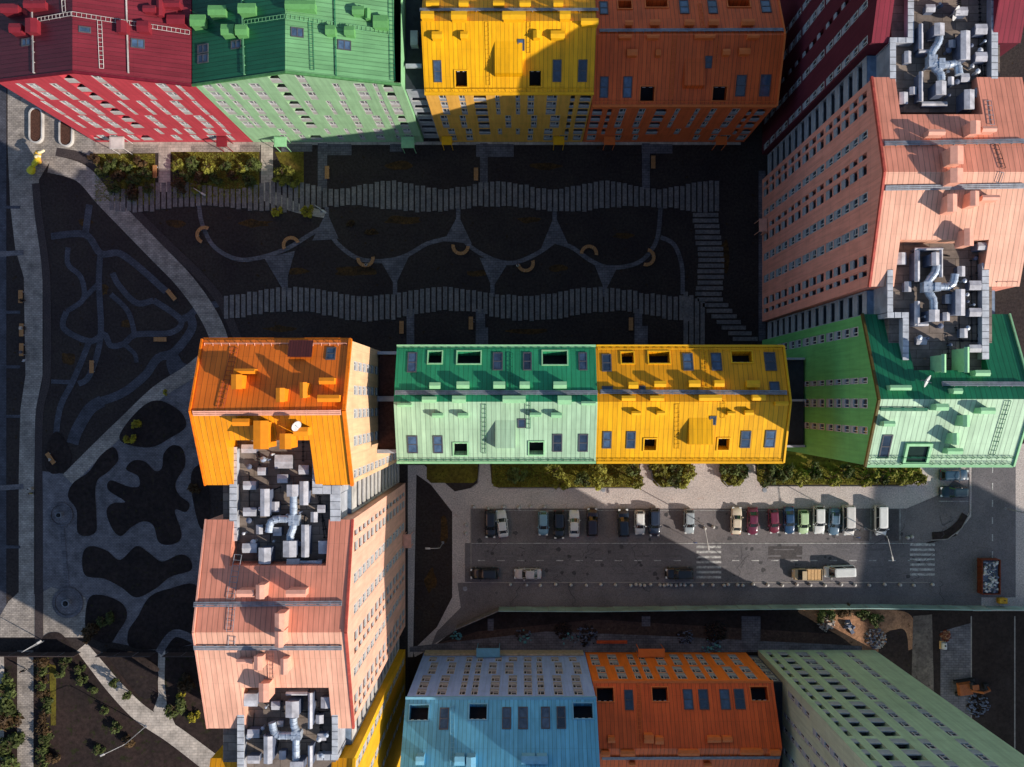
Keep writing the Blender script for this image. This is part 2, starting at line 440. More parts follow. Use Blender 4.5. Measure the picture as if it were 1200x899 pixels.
# =================================================================== BUILDINGS
def row(name, label, x0, x1, yN, yR, yS, heN, hR, heS, wallmat, roofS, roofN, hS=(), hN=(), south=(), north=(), pm=PANEL, east=(), west=(), base=0):
    b = Bld(name, label, 'building', x0, x1, min(yN, yS), max(yN, yS))
    b.wall((x0, yS), (x1, yS), [(0, heS), (x1 - x0, heS)], [(a - x0, c - x0, d, e, k) for a, c, d, e, k in south], wallmat[0], pm)
    b.wall((x1, yN), (x0, yN), [(0, heN), (x1 - x0, heN)], [(x1 - c, x1 - a, d, e, k) for a, c, d, e, k in north], wallmat[0], pm)
    b.wall((x0, yN), (x0, yS), [(0, heN), (yN - yR, hR), (yN - yS, heS)], [(yN - c, yN - a, d, e, k) for a, c, d, e, k in west], wallmat[1], pm)
    b.wall((x1, yS), (x1, yN), [(0, heS), (yR - yS, hR), (yN - yS, heN)], [(a - yS, c - yS, d, e, k) for a, c, d, e, k in east], wallmat[1], pm)
    z = .06
    sS = b.slope((x0, yS - .15, heS + z), (x1, yS - .15, heS + z), (x1, yR, hR + z), (x0, yR, hR + z), roofS, hS)
    sN = b.slope((x1, yN + .15, heN + z), (x0, yN + .15, heN + z), (x0, yR, hR + z), (x1, yR, hR + z), roofN, hN)
    return b, sS, sN
def finish_row(b, sS, sN, d, mat, cap, metal, gd=True):
    for r in d.get('skyS', ()): b.skylight(sS, r)
    for r in d.get('skyN', ()): b.skylight(sN, r)
    for r in d.get('terS', ()): b.rim(sS, r, cap)
    for r in d.get('terN', ()): b.rim(sN, r, cap)
    for r in d.get('vS', ()): b.vent(sS, r[:4], r[4] if len(r) > 4 else .8, mat, cap)
    for r in d.get('vN', ()): b.vent(sN, r[:4], r[4] if len(r) > 4 else .8, mat, cap)
    for r in d.get('wedge', ()): b.wedge(sS, r, 1.25, d.get('wm', mat))
    for s_, p, q in d.get('lad', ()): b.ladder(sS if s_ == 'S' else sN, p, q, mat=metal)
    for s_, p, q in d.get('walk', ()): b.walkway(sS if s_ == 'S' else sN, p, q)
    if gd:
        for sl in (sS, sN):
            o = sl['A'] + sl['V'] * .55; L = d['L']
            b.guard(o + sl['U'] * .3, o + sl['U'] * (L - .3), sl['N'], metal)

def C(r, g, b):  # sRGB 0-255 -> linear
    f = lambda v: (v / 255 / 12.92) if v < 11 else ((v / 255 + .055) / 1.055) ** 2.4
    return (f(r), f(g), f(b))
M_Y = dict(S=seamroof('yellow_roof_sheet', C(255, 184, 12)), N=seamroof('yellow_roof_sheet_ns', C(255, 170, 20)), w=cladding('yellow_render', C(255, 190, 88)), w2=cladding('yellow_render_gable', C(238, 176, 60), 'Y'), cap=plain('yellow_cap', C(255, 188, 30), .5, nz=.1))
M_GM = dict(S=seamroof('mint_roof_sheet', C(180, 214, 176)), N=seamroof('green_roof_sheet', C(50, 150, 104)), w=cladding('mint_render', C(166, 206, 158)), w2=cladding('mint_render_gable', C(150, 205, 150), 'Y'), cap=plain('mint_cap', C(160, 215, 160), .5, nz=.1))  # north sheet is the mint sheet darkened: shade put into its colour
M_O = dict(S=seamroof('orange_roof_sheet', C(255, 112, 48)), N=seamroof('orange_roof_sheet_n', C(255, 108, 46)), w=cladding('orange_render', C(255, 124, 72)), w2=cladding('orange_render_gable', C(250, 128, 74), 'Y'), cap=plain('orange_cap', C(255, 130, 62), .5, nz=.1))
GRN = plain('green_metal', C(120, 180, 130), .5)
GRN_D = plain('dark_green_metal', C(30, 110, 80), .5)

def rear(x0, x1, h, step=3.05, f0=.8):
    out = []; n = int((x1 - x0 - 1) / step); off = (x1 - x0 - (n - 1) * step) / 2; i = 0
    for k in range(n):
        for j in range(int((h - 1.5) / 2.95)):
            w = (1.3, 1.3, 2.0, 1.0)[k % 4]; x = x0 + off + k * step
            out.append((x - w / 2, x + w / 2, f0 + j * 2.95, f0 + j * 2.95 + 2.8, 'l' if k % 4 == 2 else 'w'))
    return out
# --- middle row, green half
q = lambda *r: Z(450, 395, 4.8, *r)
d = dict(L=24.9,
    skyS=q((135, 557, 187, 650), (280, 557, 328, 650), (952, 548, 1000, 642), (1097, 548, 1145, 642), (755, 462, 795, 508)),
    terS=q((393, 597, 468, 663), (817, 590, 897, 660)), wedge=q((627, 470, 740, 622)),
    vS=q((75, 372, 155, 392), (213, 335, 295, 370), (383, 330, 460, 372), (667, 330, 797, 372), (977, 330, 1055, 380), (1110, 362, 1190, 384), (270, 428, 333, 455), (415, 428, 475, 455), (820, 425, 885, 450), (940, 425, 1000, 455)),
    skyN=q((135, 90, 182, 197), (615, 90, 665, 185), (785, 90, 828, 185), (1097, 90, 1140, 185)),
    terN=q((250, 82, 325, 148), (413, 82, 543, 150), (893, 80, 1030, 155)),
    vN=q((255, 255, 317, 292), (408, 250, 480, 290), (615, 250, 682, 290), (763, 250, 820, 290), (953, 250, 1028, 290)),
    lad=[('N', (598.5, 414), (598.5, 456)), ('S', (567, 474), (567, 531)), ('S', (619, 470), (619, 502))],
    walk=[('N', (463, 460), (700, 460))])
b, sS, sN = row('apartment_building', 'mint green apartment block with a shade-darkened north slope, left half of the central row', -15.7, 9.2, 6.8, -.1, -7.6, 31.9, 34.5, 31.9,
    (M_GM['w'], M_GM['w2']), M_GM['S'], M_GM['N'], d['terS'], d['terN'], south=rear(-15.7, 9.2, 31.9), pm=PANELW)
d['wm'] = M_GM['S']; finish_row(b, sS, sN, d, M_GM['cap'], M_GM['cap'], GRN_D)
b.trim([(-15.7, -7.7, 32), (9.2, -7.7, 32)], M_GM['cap'], .3, .3, 'gutter'); b.trim([(-15.7, 6.9, 32), (9.2, 6.9, 32)], M_GM['cap'], .3, .3, 'gutter')
b.canopy(-12.5, -10.5, -9.6, -7.65, M_GM['cap']); b.canopy(-1, 1, -9.6, -7.65, M_GM['cap'])

# --- middle row, yellow half
q = lambda *r: Z(695, 395, 4.8, *r)
d = dict(L=23.5,
    skyS=q((57, 533, 100, 623), (190, 533, 236, 623), (833, 530, 883, 620), (970, 527, 1023, 618), (657, 447, 690, 492)),
    terS=q((288, 573, 355, 635), (702, 570, 765, 633)), wedge=q((535, 455, 668, 602)),
    vS=q((162, 330, 240, 360), (323, 330, 400, 360), (597, 325, 725, 360), (897, 325, 972, 358), (1025, 362, 1100, 388), (217, 416, 270, 440), (360, 415, 405, 440), (757, 418, 800, 440), (855, 412, 905, 440)),
    skyN=q((53, 100, 100, 192), (508, 95, 560, 187), (668, 93, 720, 187), (967, 90, 1025, 187), (53, 280, 108, 315), (263, 278, 292, 315), (995, 255, 1045, 305)),
    terN=q((160, 87, 228, 148), (313, 84, 430, 148), (780, 82, 893, 143)),
    vN=q((200, 252, 255, 290), (345, 247, 412, 282), (540, 243, 605, 282), (683, 243, 740, 280), (865, 243, 940, 283)),
    lad=[('N', (826, 412), (828, 454)), ('S', (794, 474), (794, 526)), ('S', (848, 468), (848, 490))],
    walk=[('N', (704, 459), (922, 460))])
b, sS, sN = row('apartment_building', 'bright yellow roofed apartment block on the right half of the central row', 9.2, 32.7, 6.8, -.1, -7.6, 31.8, 34.4, 31.8,
    (M_Y['w'], M_Y['w2']), M_Y['S'], M_Y['N'], d['terS'], d['terN'], south=rear(9.2, 32.7, 31.8))
d['wm'] = M_Y['S']; finish_row(b, sS, sN, d, M_Y['cap'], M_Y['cap'], M_Y['cap'])
b.trim([(9.3, -7.7, 31.9), (32.7, -7.7, 31.9)], M_Y['cap'], .3, .3, 'gutter'); b.trim([(9.3, 6.9, 31.9), (32.7, 6.9, 31.9)], M_Y['cap'], .3, .3, 'gutter')
b.trim([(32.78, -7.7, 31.95), (32.78, -.1, 34.55), (32.78, 6.9, 31.95)], M_Y['cap'], .22, .3)
b.canopy(15, 17, -9.6, -7.65, M_Y['cap']); b.canopy(26, 28, -9.6, -7.65, M_Y['cap'])

# --- north row, yellow
BN = 166.5
NF = lambda zs: zones(zs, 42.75, BN, 1)
yel = NF([
 (12.6, 20.5, 3, 134.5, [(520, 528), (542, 548.7), (558, 572, 'l'), (582, 586.7), (604.7, 608.7), (618, 625.3), (639.3, 650.7), (665.5, 669.5, 'd'), (676, 688, 'l')]),
 (6.8, 12.4, 2, 149.7, [(519.5, 527.3), (541.3, 548), (561.3, 574, 'l'), (592.7, 599.3), (622, 628.7), (644, 654.7), (663, 667.3, 'd'), (672.7, 685, 'l')]),
 (3.7, 6.6, 1, 157.7, [(526, 534), (546.7, 554), (562, 575, 'd'), (584, 588), (604.7, 609), (618.7, 624.7), (637.3, 647.3), (661.5, 665.5, 'd'), (671.3, 682, 'l')]),
 (.7, 3.5, 1, 165, [(529, 536), (547.3, 555), (618, 624), (636.7, 647), (655, 665), (670.7, 680)])])
q = lambda *r: Z(480, 0, 5.217, *r)
d = dict(L=27.0,
    skyS=q((150, 372, 193, 500), (878, 368, 925, 498), (1033, 368, 1082, 498), (663, 242, 700, 308)),
    terS=q((280, 433, 352, 530), (732, 433, 803, 527)), wedge=q((522, 255, 690, 470)),
    vS=q((68, 66, 148, 112), (253, 66, 350, 118), (567, 66, 710, 118), (918, 64, 985, 115), (1048, 110, 1155, 150), (135, 190, 200, 235), (310, 190, 355, 232), (755, 185, 800, 232), (863, 185, 950, 232)),
    vN=q((100, 2, 180, 36), (300, 2, 360, 36), (510, 2, 580, 36), (672, 2, 742, 36), (880, 2, 940, 36)),
    lad=[('S', (571, 26), (573, 100)), ('S', (620, 26), (620, 62))],
    walk=[('N', (492, 11), (701, 11))])
b, sS, sN = row('apartment_building', 'yellow apartment block in the middle of the top row', -13.5, 9.9, 58.5, 50.6, 42.75, 21.5, 25.6, 21.5,
    (M_Y['w'], M_Y['w2']), M_Y['S'], M_Y['N'], d['terS'], (), south=yel)
d['L'] = 23.4
d['wm'] = M_Y['S']; finish_row(b, sS, sN, d, M_Y['cap'], M_Y['cap'], M_Y['cap'])
b.trim([(-13.5, 42.5, 21.5), (9.9, 42.5, 21.5)], M_Y['cap'], .35, .35, 'gutter')
b.canopy(-13, -11.3, 41.3, 42.65, M_Y['cap']); b.canopy(5, 6.8, 41.3, 42.65, M_Y['cap'])

# --- north row, orange
ora = NF([
 (6.9, 15.2, 3, 149, [(690, 700.7, 'l'), (706.5, 711.3, 'd'), (719.3, 726.7), (740.7, 748), (760, 772, 'l'), (781.3, 786), (803.3, 808), (820, 826.5), (843.3, 852), (862.5, 866.7, 'd'), (871.5, 882, 'l')]),
 (3.8, 6.5, 1, 157.7, [(688, 698.7, 'l'), (704, 708, 'd'), (720.7, 728), (740, 747.3), (756, 769.3, 'd'), (788.7, 794.7), (813, 818.7), (832.7, 841.3), (857.3, 861.3, 'd'), (866.7, 877, 'l')]),
 (.8, 3.5, 1, 165, [(687, 697), (718.7, 726), (740, 746), (810, 816.7), (829.3, 836), (840, 852), (861, 871)])])
q = lambda *r: Z(690, 0, 4.8, *r)
d = dict(L=26.6,
    skyS=q((65, 433, 107, 548), (195, 433, 240, 548), (830, 425, 880, 540), (965, 422, 1018, 540), (655, 318, 690, 382)),
    terS=q((290, 487, 368, 568), (697, 487, 775, 565)), wedge=q((535, 330, 648, 500)),
    vS=q((168, 194, 243, 212), (328, 194, 398, 212), (597, 192, 713, 212), (892, 192, 962, 212), (215, 275, 275, 312), (378, 278, 407, 312), (755, 273, 797, 307), (848, 268, 910, 304)),
    skyN=q((63, 12, 105, 80), (512, 5, 560, 76), (672, 5, 720, 76), (970, 5, 1020, 70)),
    terN=q((165, 6, 240, 50), (320, 2, 442, 42), (782, 2, 905, 40)),
    vN=q((205, 112, 250, 140), (345, 108, 403, 140), (540, 108, 597, 140), (677, 105, 733, 140), (862, 105, 935, 140)),
    lad=[('S', (791, 40), (786, 116)), ('S', (841, 40), (838, 80)), ('N', (820, 4), (824, 32))],
    walk=[('N', (703, 35.5), (918, 34.5))])
b, sS, sN = row('apartment_building', 'shaded deep orange apartment block at the right end of the top row', 10.0, 36.6, 59, 51.1, 42.75, 16.8, 20.4, 16.8,
    (M_O['w'], M_O['w2']), M_O['S'], M_O['N'], d['terS'], d['terN'], south=ora)
d['wm'] = M_O['S']; finish_row(b, sS, sN, d, M_O['cap'], M_O['cap'], M_O['cap'])
b.trim([(10.1, 42.5, 16.85), (36.6, 42.5, 16.85)], M_O['cap'], .35, .35, 'gutter')
b.trim([(36.7, 42.5, 16.9), (36.7, 51.1, 20.5), (36.7, 59, 16.9)], M_O['cap'], .22, .3)
b.canopy(13.2, 15, 41.3, 42.65, M_O['cap']); b.canopy(31.2, 33, 41.3, 42.65, M_O['cap'])

# --- north west pair: ridges run north-south
def ns_pair(label, x0, xr, x1, h0, hr, h1, wallm, wallg, rW, rE, holes, y0=42.75, y1=57.8, pm=PANELW, inset=.9):
    b = Bld('apartment_building', label, 'building', x0, x1, y0, y1)
    b.wall((x0, y0), (x1, y0), [(0, h0), (xr - x0, hr), (x1 - x0, h1)], [(a - x0, c - x0, d_, e, k) for a, c, d_, e, k in holes], wallm, pm)
    b.wall((x1, y1), (x0, y1), [(0, h1), (x1 - xr, hr), (x1 - x0, h0)], [], wallm)
    b.wall((x0, y1), (x0, y0), [(0, h0), (y1 - y0, h0)], [], wallg); b.wall((x1, y0), (x1, y1), [(0, h1), (y1 - y0, h1)], [], wallg)
    ya = y0 - .2
    W = b.slope((x0, y1, h0 + .05), (x0, ya, h0 + .05), (xr, ya, hr + .05), (xr, y1, hr + .05), rW)
    E = b.slope((x1 - inset, ya, h1 + .05 + inset * .3), (x1 - inset, y1, h1 + .05 + inset * .3), (xr, y1, hr + .05), (xr, ya, hr + .05), rE)
    return b, W, E
red = NF([
 (18.5, 27.6, 3, 116.5, [(29.5, 38.7, 'l'), (47, 50.7), (58.7, 69.3), (84.7, 93.3), (108.7, 121.3, 'l'), (142.7, 152), (176.7, 184.7), (202.7, 214), (223.3, 228.7), (234.7, 246.5)]),
 (12.6, 18.3, 2, 134.3, [(56, 66.7, 'l'), (72, 78), (93.3, 102), (114.7, 124), (133.3, 146.7, 'l'), (158, 162), (179.3, 184.7), (195.3, 202), (216.7, 226.7), (241.5, 247), (254, 265)]),
 (6.8, 12.4, 2, 149.7, [(82.7, 93.3, 'l'), (97, 101), (112, 121.3), (134.7, 144), (156.7, 169.3, 'l'), (187.3, 196), (216.7, 225.3), (242, 251.3), (259.5, 264.7), (270, 281.5, 'l')]),
 (3.8, 6.6, 1, 157.7, [(95, 105, 'l'), (129, 138.7), (150.7, 158.7), (188.7, 194), (210, 215), (223, 231), (244.7, 254.7), (267, 272), (278, 289)]),
 (.8, 3.6, 1, 165.7, [(116, 121, 'l'), (124, 133), (138.7, 148), (159, 167), (170, 183, 'd'), (208.7, 216.7), (231, 238.7), (250, 261), (272.5, 278), (284.7, 295)])])
M_R = dict(W=seamroof('red_roof_sheet_w', C(92, 36, 46), 'Y'), E=seamroof('red_roof_sheet_e', C(128, 44, 54), 'Y'), w=cladding('red_render', C(204, 74, 84)), w2=cladding('red_render_gable', C(190, 66, 78), 'Y'), cap=plain('red_cap', C(138, 42, 52), .5, nz=.1))  # west copy darker than east: slope shade put into the colour
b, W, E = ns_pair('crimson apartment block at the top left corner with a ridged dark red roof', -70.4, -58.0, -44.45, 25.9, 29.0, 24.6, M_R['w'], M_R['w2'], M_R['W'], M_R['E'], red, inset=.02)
E2 = E
q = lambda *r: Z(0, 0, 5, *r)
for r in q((465, 160, 530, 190), (770, 232, 845, 280)): b.skylight(E, r)
for r in q((130, 228, 180, 268),): b.skylight(W, r)
for r in q((145, 105, 215, 190), (50, 135, 125, 190), (0, 20, 105, 75), (135, 0, 265, 45)): b.vent(W, r, 1.2, M_R['cap'])
for r in q((680, 120, 740, 190), (800, 120, 870, 185), (835, 30, 910, 70), (915, 0, 950, 90), (975, 85, 1080, 140), (955, 0, 1050, 40)): b.vent(E, r, 1.0, M_R['cap'])
b.ladder(E, (84, 16), (222, 38), .55, PANELW, 'roof_rail'); b.ladder(W, (44, 23), (83, 16), .5, PANELW, 'roof_rail')
b.ladder(E, (116.5, 24), (119, 80), .5, PANELW); b.ladder(W, (74, 0), (75, 14), .5, PANELW)
for a, c in (((148, 0), (150.5, 85)),): b.walkway(E, a, c, .18, PANELW, 'cable_tray')
b.walkway(W, (37, 0), (39, 85), .22, PANELW, 'cable_tray')
b.trim([(-70.4, 42.45, 25.9), (-58, 42.45, 29.0), (-44.5, 42.45, 24.6)], plain('red_verge', C(110, 24, 40), .5), .3, .3)
b.canopy(-66.5, -64.2, 40.6, 42.6, PANELW); b.canopy(-49.3, -47.6, 41.0, 42.6, M_R['cap'])
grn = NF([
 (18.5, 27.6, 3, 117.5, [(254, 264.7), (270.7, 277), (286, 295.3), (307.3, 318.7), (335.3, 347.3, 'l'), (365.3, 374.7), (400, 407.3), (424, 436), (445, 449.3), (455.3, 466, 'l')]),
 (12.6, 18.3, 2, 134.7, [(268.7, 279.3), (287.3, 294), (304.7, 313.3), (326.7, 335.3), (348, 360.7, 'l'), (368, 374), (392, 396.7), (406.7, 414), (429.3, 438), (452, 457.3), (463, 474)]),
 (6.8, 12.4, 2, 150.5, [(290, 300), (302, 308), (316, 325.3), (338.7, 347.3), (360.7, 372.7, 'l'), (389.3, 397.3), (418.7, 426.7), (442.7, 452), (460, 464.7), (471, 480, 'l')]),
 (3.8, 6.6, 1, 157.7, [(330, 337.3), (346.7, 354.7), (384, 388.7), (406.7, 411.3), (420, 427.3), (440, 450.7), (464, 468.7), (474, 483)]),
 (.8, 3.6, 1, 165, [(333, 341), (354.7, 361), (366, 380, 'd'), (398.7, 405), (424, 430), (443, 452.7), (466, 470.7), (477, 487)])])
M_G2 = dict(W=seamroof('green_roof_w', C(36, 104, 72), 'Y'), E=seamroof('green_roof_e', C(118, 172, 118), 'Y'), cap=plain('leaf_green_cap', C(110, 170, 100), .5, nz=.1))  # shaded west and sunlit east tones of one roof, painted in
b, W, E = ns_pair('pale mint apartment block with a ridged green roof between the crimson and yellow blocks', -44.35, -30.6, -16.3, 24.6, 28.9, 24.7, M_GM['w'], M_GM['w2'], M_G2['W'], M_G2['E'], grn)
q = lambda *r: Z(220, 0, 4.286, *r)
for r in q((520, 142, 580, 185), (755, 205, 818, 250)): b.skylight(E, r)
for r in q((52, 225, 102, 265), (52, 275, 102, 315), (220, 205, 265, 243)): b.skylight(W, r)
for r in q((10, 72, 88, 130), (100, 25, 190, 75), (250, 15, 340, 65), (165, 120, 230, 175), (237, 122, 297, 175)): b.vent(W, r, 1.3, M_G2['cap'])
for r in q((690, 125, 740, 172), (785, 130, 835, 175), (825, 28, 885, 72), (930, 75, 1005, 138), (890, 40, 915, 92), (487, 0, 640, 45)): b.vent(E, r, 1.1, M_G2['cap'])
b.ladder(E, (336, 19), (455, 38), .55, GRN, 'roof_rail'); b.ladder(W, (286, 26), (333, 19), .5, GRN, 'roof_rail')
b.ladder(E, (364, 25), (366, 82), .5, GRN_D); b.ladder(E, (458, 0), (460, 94), .6, GRN_D)
b.walkway(W, (283, 0), (286, 87), .22, GRN, 'cable_tray'); b.walkway(E, (392, 0), (394, 88), .16, GRN_D, 'cable_tray')
b.trim([(-44.35, 42.45, 24.6), (-30.6, 42.45, 28.9), (-16.3, 42.45, 24.7)], plain('green_verge', C(86, 140, 84), .5), .3, .3)
b.canopy(-40, -38, 41.0, 42.6, M_GM['cap']); b.canopy(-19.5, -17.4, 40.8, 42.6, M_GM['cap'])
# stair link between mint and yellow
b = Bld('stair_block', 'grey stair block with open landings between the pale mint and top yellow blocks', 'building', -16.2, -13.6, 43.4, 57)
b.wall((-16.2, 43.4), (-13.6, 43.4), [(0, 20.8), (2.6, 20.8)], [(.25, 2.35, .6 + i * 2.9, 3.2 + i * 2.9, 'l') for i in range(7)], PANEL, PANEL)
mb = MB(); mb.box((-14.9, 50.2, 20.85), (2.6, 13.6, .1)); b.part(mb, 'roof', plain('dark_bitumen', (.03, .035, .045), .8))
mb = MB(); mb.box((-14.9, 46, 22.3), (2.2, .5, .4)); mb.box((-14.9, 50, 21.5), (1.0, 2, 1.2)); b.part(mb, 'roof_vent', PANEL)

# =================================================================== TOWERS
def tower(label, x0, x1, yN, yR, yS, hN, hR, hS, face, rows_, wallm, roofS, roofN, notchS=None, notchN=None, far=None, pm=PANEL):
    b = Bld('apartment_tower', label, 'building', x0, x1, yS, yN)
    fl = [(.8, 3.6, 1), (3.9, 6.6, 1), (6.9, 12.7, 2), (13.1, 18.6, 2), (19.0, 27.4, 3), (27.8, 40.6, 5)]
    holes = []
    for (ya, yb, k) in rows_:
        for (h0, h1, n) in fl:
            f = (h1 - h0) / n
            for i in range(n): holes.append((ya, yb, h0 + i * f + .03, h0 + (i + 1) * f - (.06 if k == 'w' else .3), k))
    w = [(yN - c, yN - a, d_, e, k) for a, c, d_, e, k in holes] if face == 'W' else []
    e_ = [(a - yS, c - yS, d_, e, k) for a, c, d_, e, k in holes] if face == 'E' else []
    b.wall((x0, yN), (x0, yS), [(0, hN), (yN - yR, hR), (yN - yS, hS)], w, wallm, pm)
    b.wall((x1, yS), (x1, yN), [(0, hS), (yR - yS, hR), (yN - yS, hN)], e_, wallm, pm)
    z = .06
    sS = b.slope((x0, yS - .1, hS + z), (x1, yS - .1, hS + z), (x1, yR, hR + z), (x0, yR, hR + z), roofS, (), notchS)
    sN = b.slope((x1, yN + .1, hN + z), (x0, yN + .1, hN + z), (x0, yR, hR + z), (x1, yR, hR + z), roofN, (), notchN)
    def prof(sl, L, h, flip):
        if 'notch' not in sl: return [(0, h), (L, h)]
        us = sorted(abs(p.x - (x1 if flip else x0)) for p in (sl['notch'][0], sl['notch'][3]))
        return [(0, h), (us[0], h), (us[0] + .001, 38.8), (us[1], 38.8), (us[1] + .001, h), (L, h)]
    b.wall((x0, yS), (x1, yS), prof(sS, x1 - x0, hS, False), [(a - x0, c - x0, d_, e, k) for a, c, d_, e, k in rear(x0 + 1, x1 - 1, hS - 1, 4.6)] if far else [], wallm, pm); b.wall((x1, yN), (x0, yN), prof(sN, x1 - x0, hN, True), [], wallm)
    return b, sS, sN
def mirror(rows_, c=-.5): return [(c - b_, c - a_, k) for a_, b_, k in rows_]
rows_salmon = [(34.95, 35.75, 'd'), (33.35, 34.5, 'l'), (30.2, 31.2, 'w'), (27.95, 28.65, 'd'), (26.1, 27.25, 'l'), (22.9, 24.05, 'w'), (19.3, 20.5, 'w'), (15.75, 16.85, 'l'), (14.4, 15.05, 'd')]
M_S = dict(S=seamroof('salmon_roof_sheet', C(250, 186, 156)), N=seamroof('salmon_roof_sheet_n', C(248, 160, 130)), w=cladding('salmon_render', C(250, 164, 142), 'Y'), cap=plain('salmon_cap', C(246, 176, 150), .5, nz=.12))  # deeper north tone paints the slope shade onto the same panels
BLUEG = plain('blue_grey_roof', C(128, 148, 170), .6)
# right salmon tower
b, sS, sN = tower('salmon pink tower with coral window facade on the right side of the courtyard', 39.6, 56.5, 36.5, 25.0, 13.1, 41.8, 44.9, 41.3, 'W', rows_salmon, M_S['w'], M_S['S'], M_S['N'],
    notchS=(1051, 281, 1154, 340), notchN=(1052, 90, 1148, 134))
q = lambda *r: Z(1010, 80, 4.28, *r)
for r in q((335, 305, 420, 335, 1.3), (545, 262, 597, 330, 1.6), (605, 290, 678, 318, 1.3), (445, 388, 512, 480, 1.8)): b.vent(sN, r[:4], r[4], M_S['cap'])
for r in q((445, 500, 510, 575, 1.8), (430, 630, 480, 720, 1.6), (545, 615, 590, 690, 1.6), (605, 635, 692, 662, 1.3), (515, 803, 563, 890, 1.7)): b.vent(sS, r[:4], r[4], M_S['cap'])
b.walkway(sN, (1037, 168), (1200, 165)); b.walkway(sS, (1038, 220.5), (1200, 218)); b.ladder(sN, (1159, 118), (1163, 146)); b.ladder(sN, (1167, 170), (1176, 197), mat=BLACK); b.ladder(sS, (1174, 202), (1170, 214))
b.trim([(39.5, 36.6, 41.8), (39.5, 25, 45.0), (39.5, 13, 41.2)], plain('salmon_verge', C(190, 84, 70), .5), .25, .4)
b.canopy(38.2, 39.5, 27.3, 29.4, M_S['cap'])
b.guard((50.0 + 3.8, 13.6, 41.3), (56.2, 13.6, 41.3), sS['N'], M_S['cap'])
# right green tower
M_GD = dict(w=cladding('leaf_green_render', C(112, 186, 108), 'Y'), S=seamroof('mint_roof_sheet_e', C(190, 220, 184)), N=seamroof('mint_roof_sheet_e_shaded', C(34, 122, 84)))  # north slope: mint panels recoloured dark to carry the shade
rows_green = [(7.65, 8.8, 'w'), (2.0, 2.75, 'w'), (-.85, .3, 'w'), (-3.85, -2.95, 'w')]
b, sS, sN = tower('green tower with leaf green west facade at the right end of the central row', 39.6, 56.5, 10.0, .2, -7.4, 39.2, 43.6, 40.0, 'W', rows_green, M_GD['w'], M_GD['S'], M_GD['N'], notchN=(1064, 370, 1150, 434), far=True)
q = lambda *r: Z(1000, 420, 6, *r)
for r in q((260, 188, 410, 225, 1.2), (705, 210, 770, 250, 1.2), (860, 82, 965, 125, 1.3), (622, -30, 655, 100, 2.0), (783, -80, 818, 100, 2.0)): b.vent(sN, r[:4], r[4], M_GM['cap'])
for r in q((215, 440, 295, 480, 1.3), (583, 318, 672, 368, 1.5), (897, 345, 1000, 392, 1.5), (772, 398, 822, 482, 1.6), (700, 525, 748, 608, 1.6), (663, 632, 772, 675, 1.3)): b.vent(sS, r[:4], r[4], M_GM['cap'])
b.skylight(sS, q((195, 540, 258, 698))[0])
r = q((370, 608, 515, 722))[0]; u0, u1, v0, v1 = b.pxrect(sS, r)
mb = MB(); A, U, V, N = sS['A'], sS['U'], sS['V'], sS['N']; Mx = Matrix((U, V, N)).transposed()
mb.box(A + U * ((u0 + u1) / 2) + V * ((v0 + v1) / 2) + N * .06, (u1 - u0, v1 - v0, .1), 0, tilt=Mx); b.part(mb, 'terrace_shade_panel', plain('terrace_shade', (.012, .03, .02), .2))  # flat dark panel painted as the shade of a terrace recess
b.rim(sS, r, M_GM['cap'], .3, .4, 'terrace_upstand')
b.walkway(sN, (1105, 449.5), (1200, 450)); b.walkway(sS, (1032, 479.5), (1087, 480), .4, GRN_D, 'cable_tray'); b.ladder(sS, (1182, 470), (1163, 533), .55, GRN_D)
b.trim([(39.5, 10.1, 39.3), (39.5, .2, 43.7), (39.5, -7.5, 40.1)], plain('olive_verge', C(96, 80, 36), .5), .25, .4)
b.trim([(56.6, 10.1, 39.3), (56.6, .2, 43.7), (56.6, -7.5, 40.1)], M_GM['cap'], .2, .3)
b.trim([(39.7, -7.5, 40.0), (56.5, -7.5, 40.0)], M_GM['cap'], .3, .3, 'gutter')
b.guard((39.9, -7.0, 40.3), (56.2, -7.0, 40.3), sS['N'], GRN_D, .45); b.guard((39.9, -6.3, 40.6), (56.2, -6.3, 40.6), sS['N'], GRN_D, .45)
# satellite dish on ridge
def dish(x, y, z, r, label):
    t = empty('satellite_dish', (x, y, z)); tag(t, label, 'satellite dish', 'satellite dishes on the roofs')
    mb = MB(); n = 20; a = Vector((.75, -.45, .55)).normalized(); u = a.cross(Vector((0, 0, 1))).normalized(); v = u.cross(a)
    for k in range(4):
        r0, r1 = r * k / 4, r * (k + 1) / 4
        for j in range(n):
            def pt(rr, jj):
                an = 2 * math.pi * jj / n; return a * (rr * rr / r * .35) + (u * math.cos(an) + v * math.sin(an)) * rr + Vector((0, 0, 1.0))
            mb.face([pt(r1, j), pt(r1, j + 1), pt(r0, j + 1), pt(r0, j)] if k else [pt(r1, j), pt(r1, j + 1), pt(0, 0)])
    mb.build('reflector', WHITE, t)
    m2 = MB(); m2.tube([(0, 0, -.6), (0, 0, 1.0)], .06, 6); m2.tube([Vector((0, 0, 1)), Vector((0, 0, 1)) + a * r * .9], .03, 5); m2.build('mast', GREYMET, t)
    return t
p = hit(1079, 446, sN['A'], sN['N']); dish(p.x, p.y, p.z, .75, 'white satellite dish on the shade-darkened green slope beside the flat roof well')

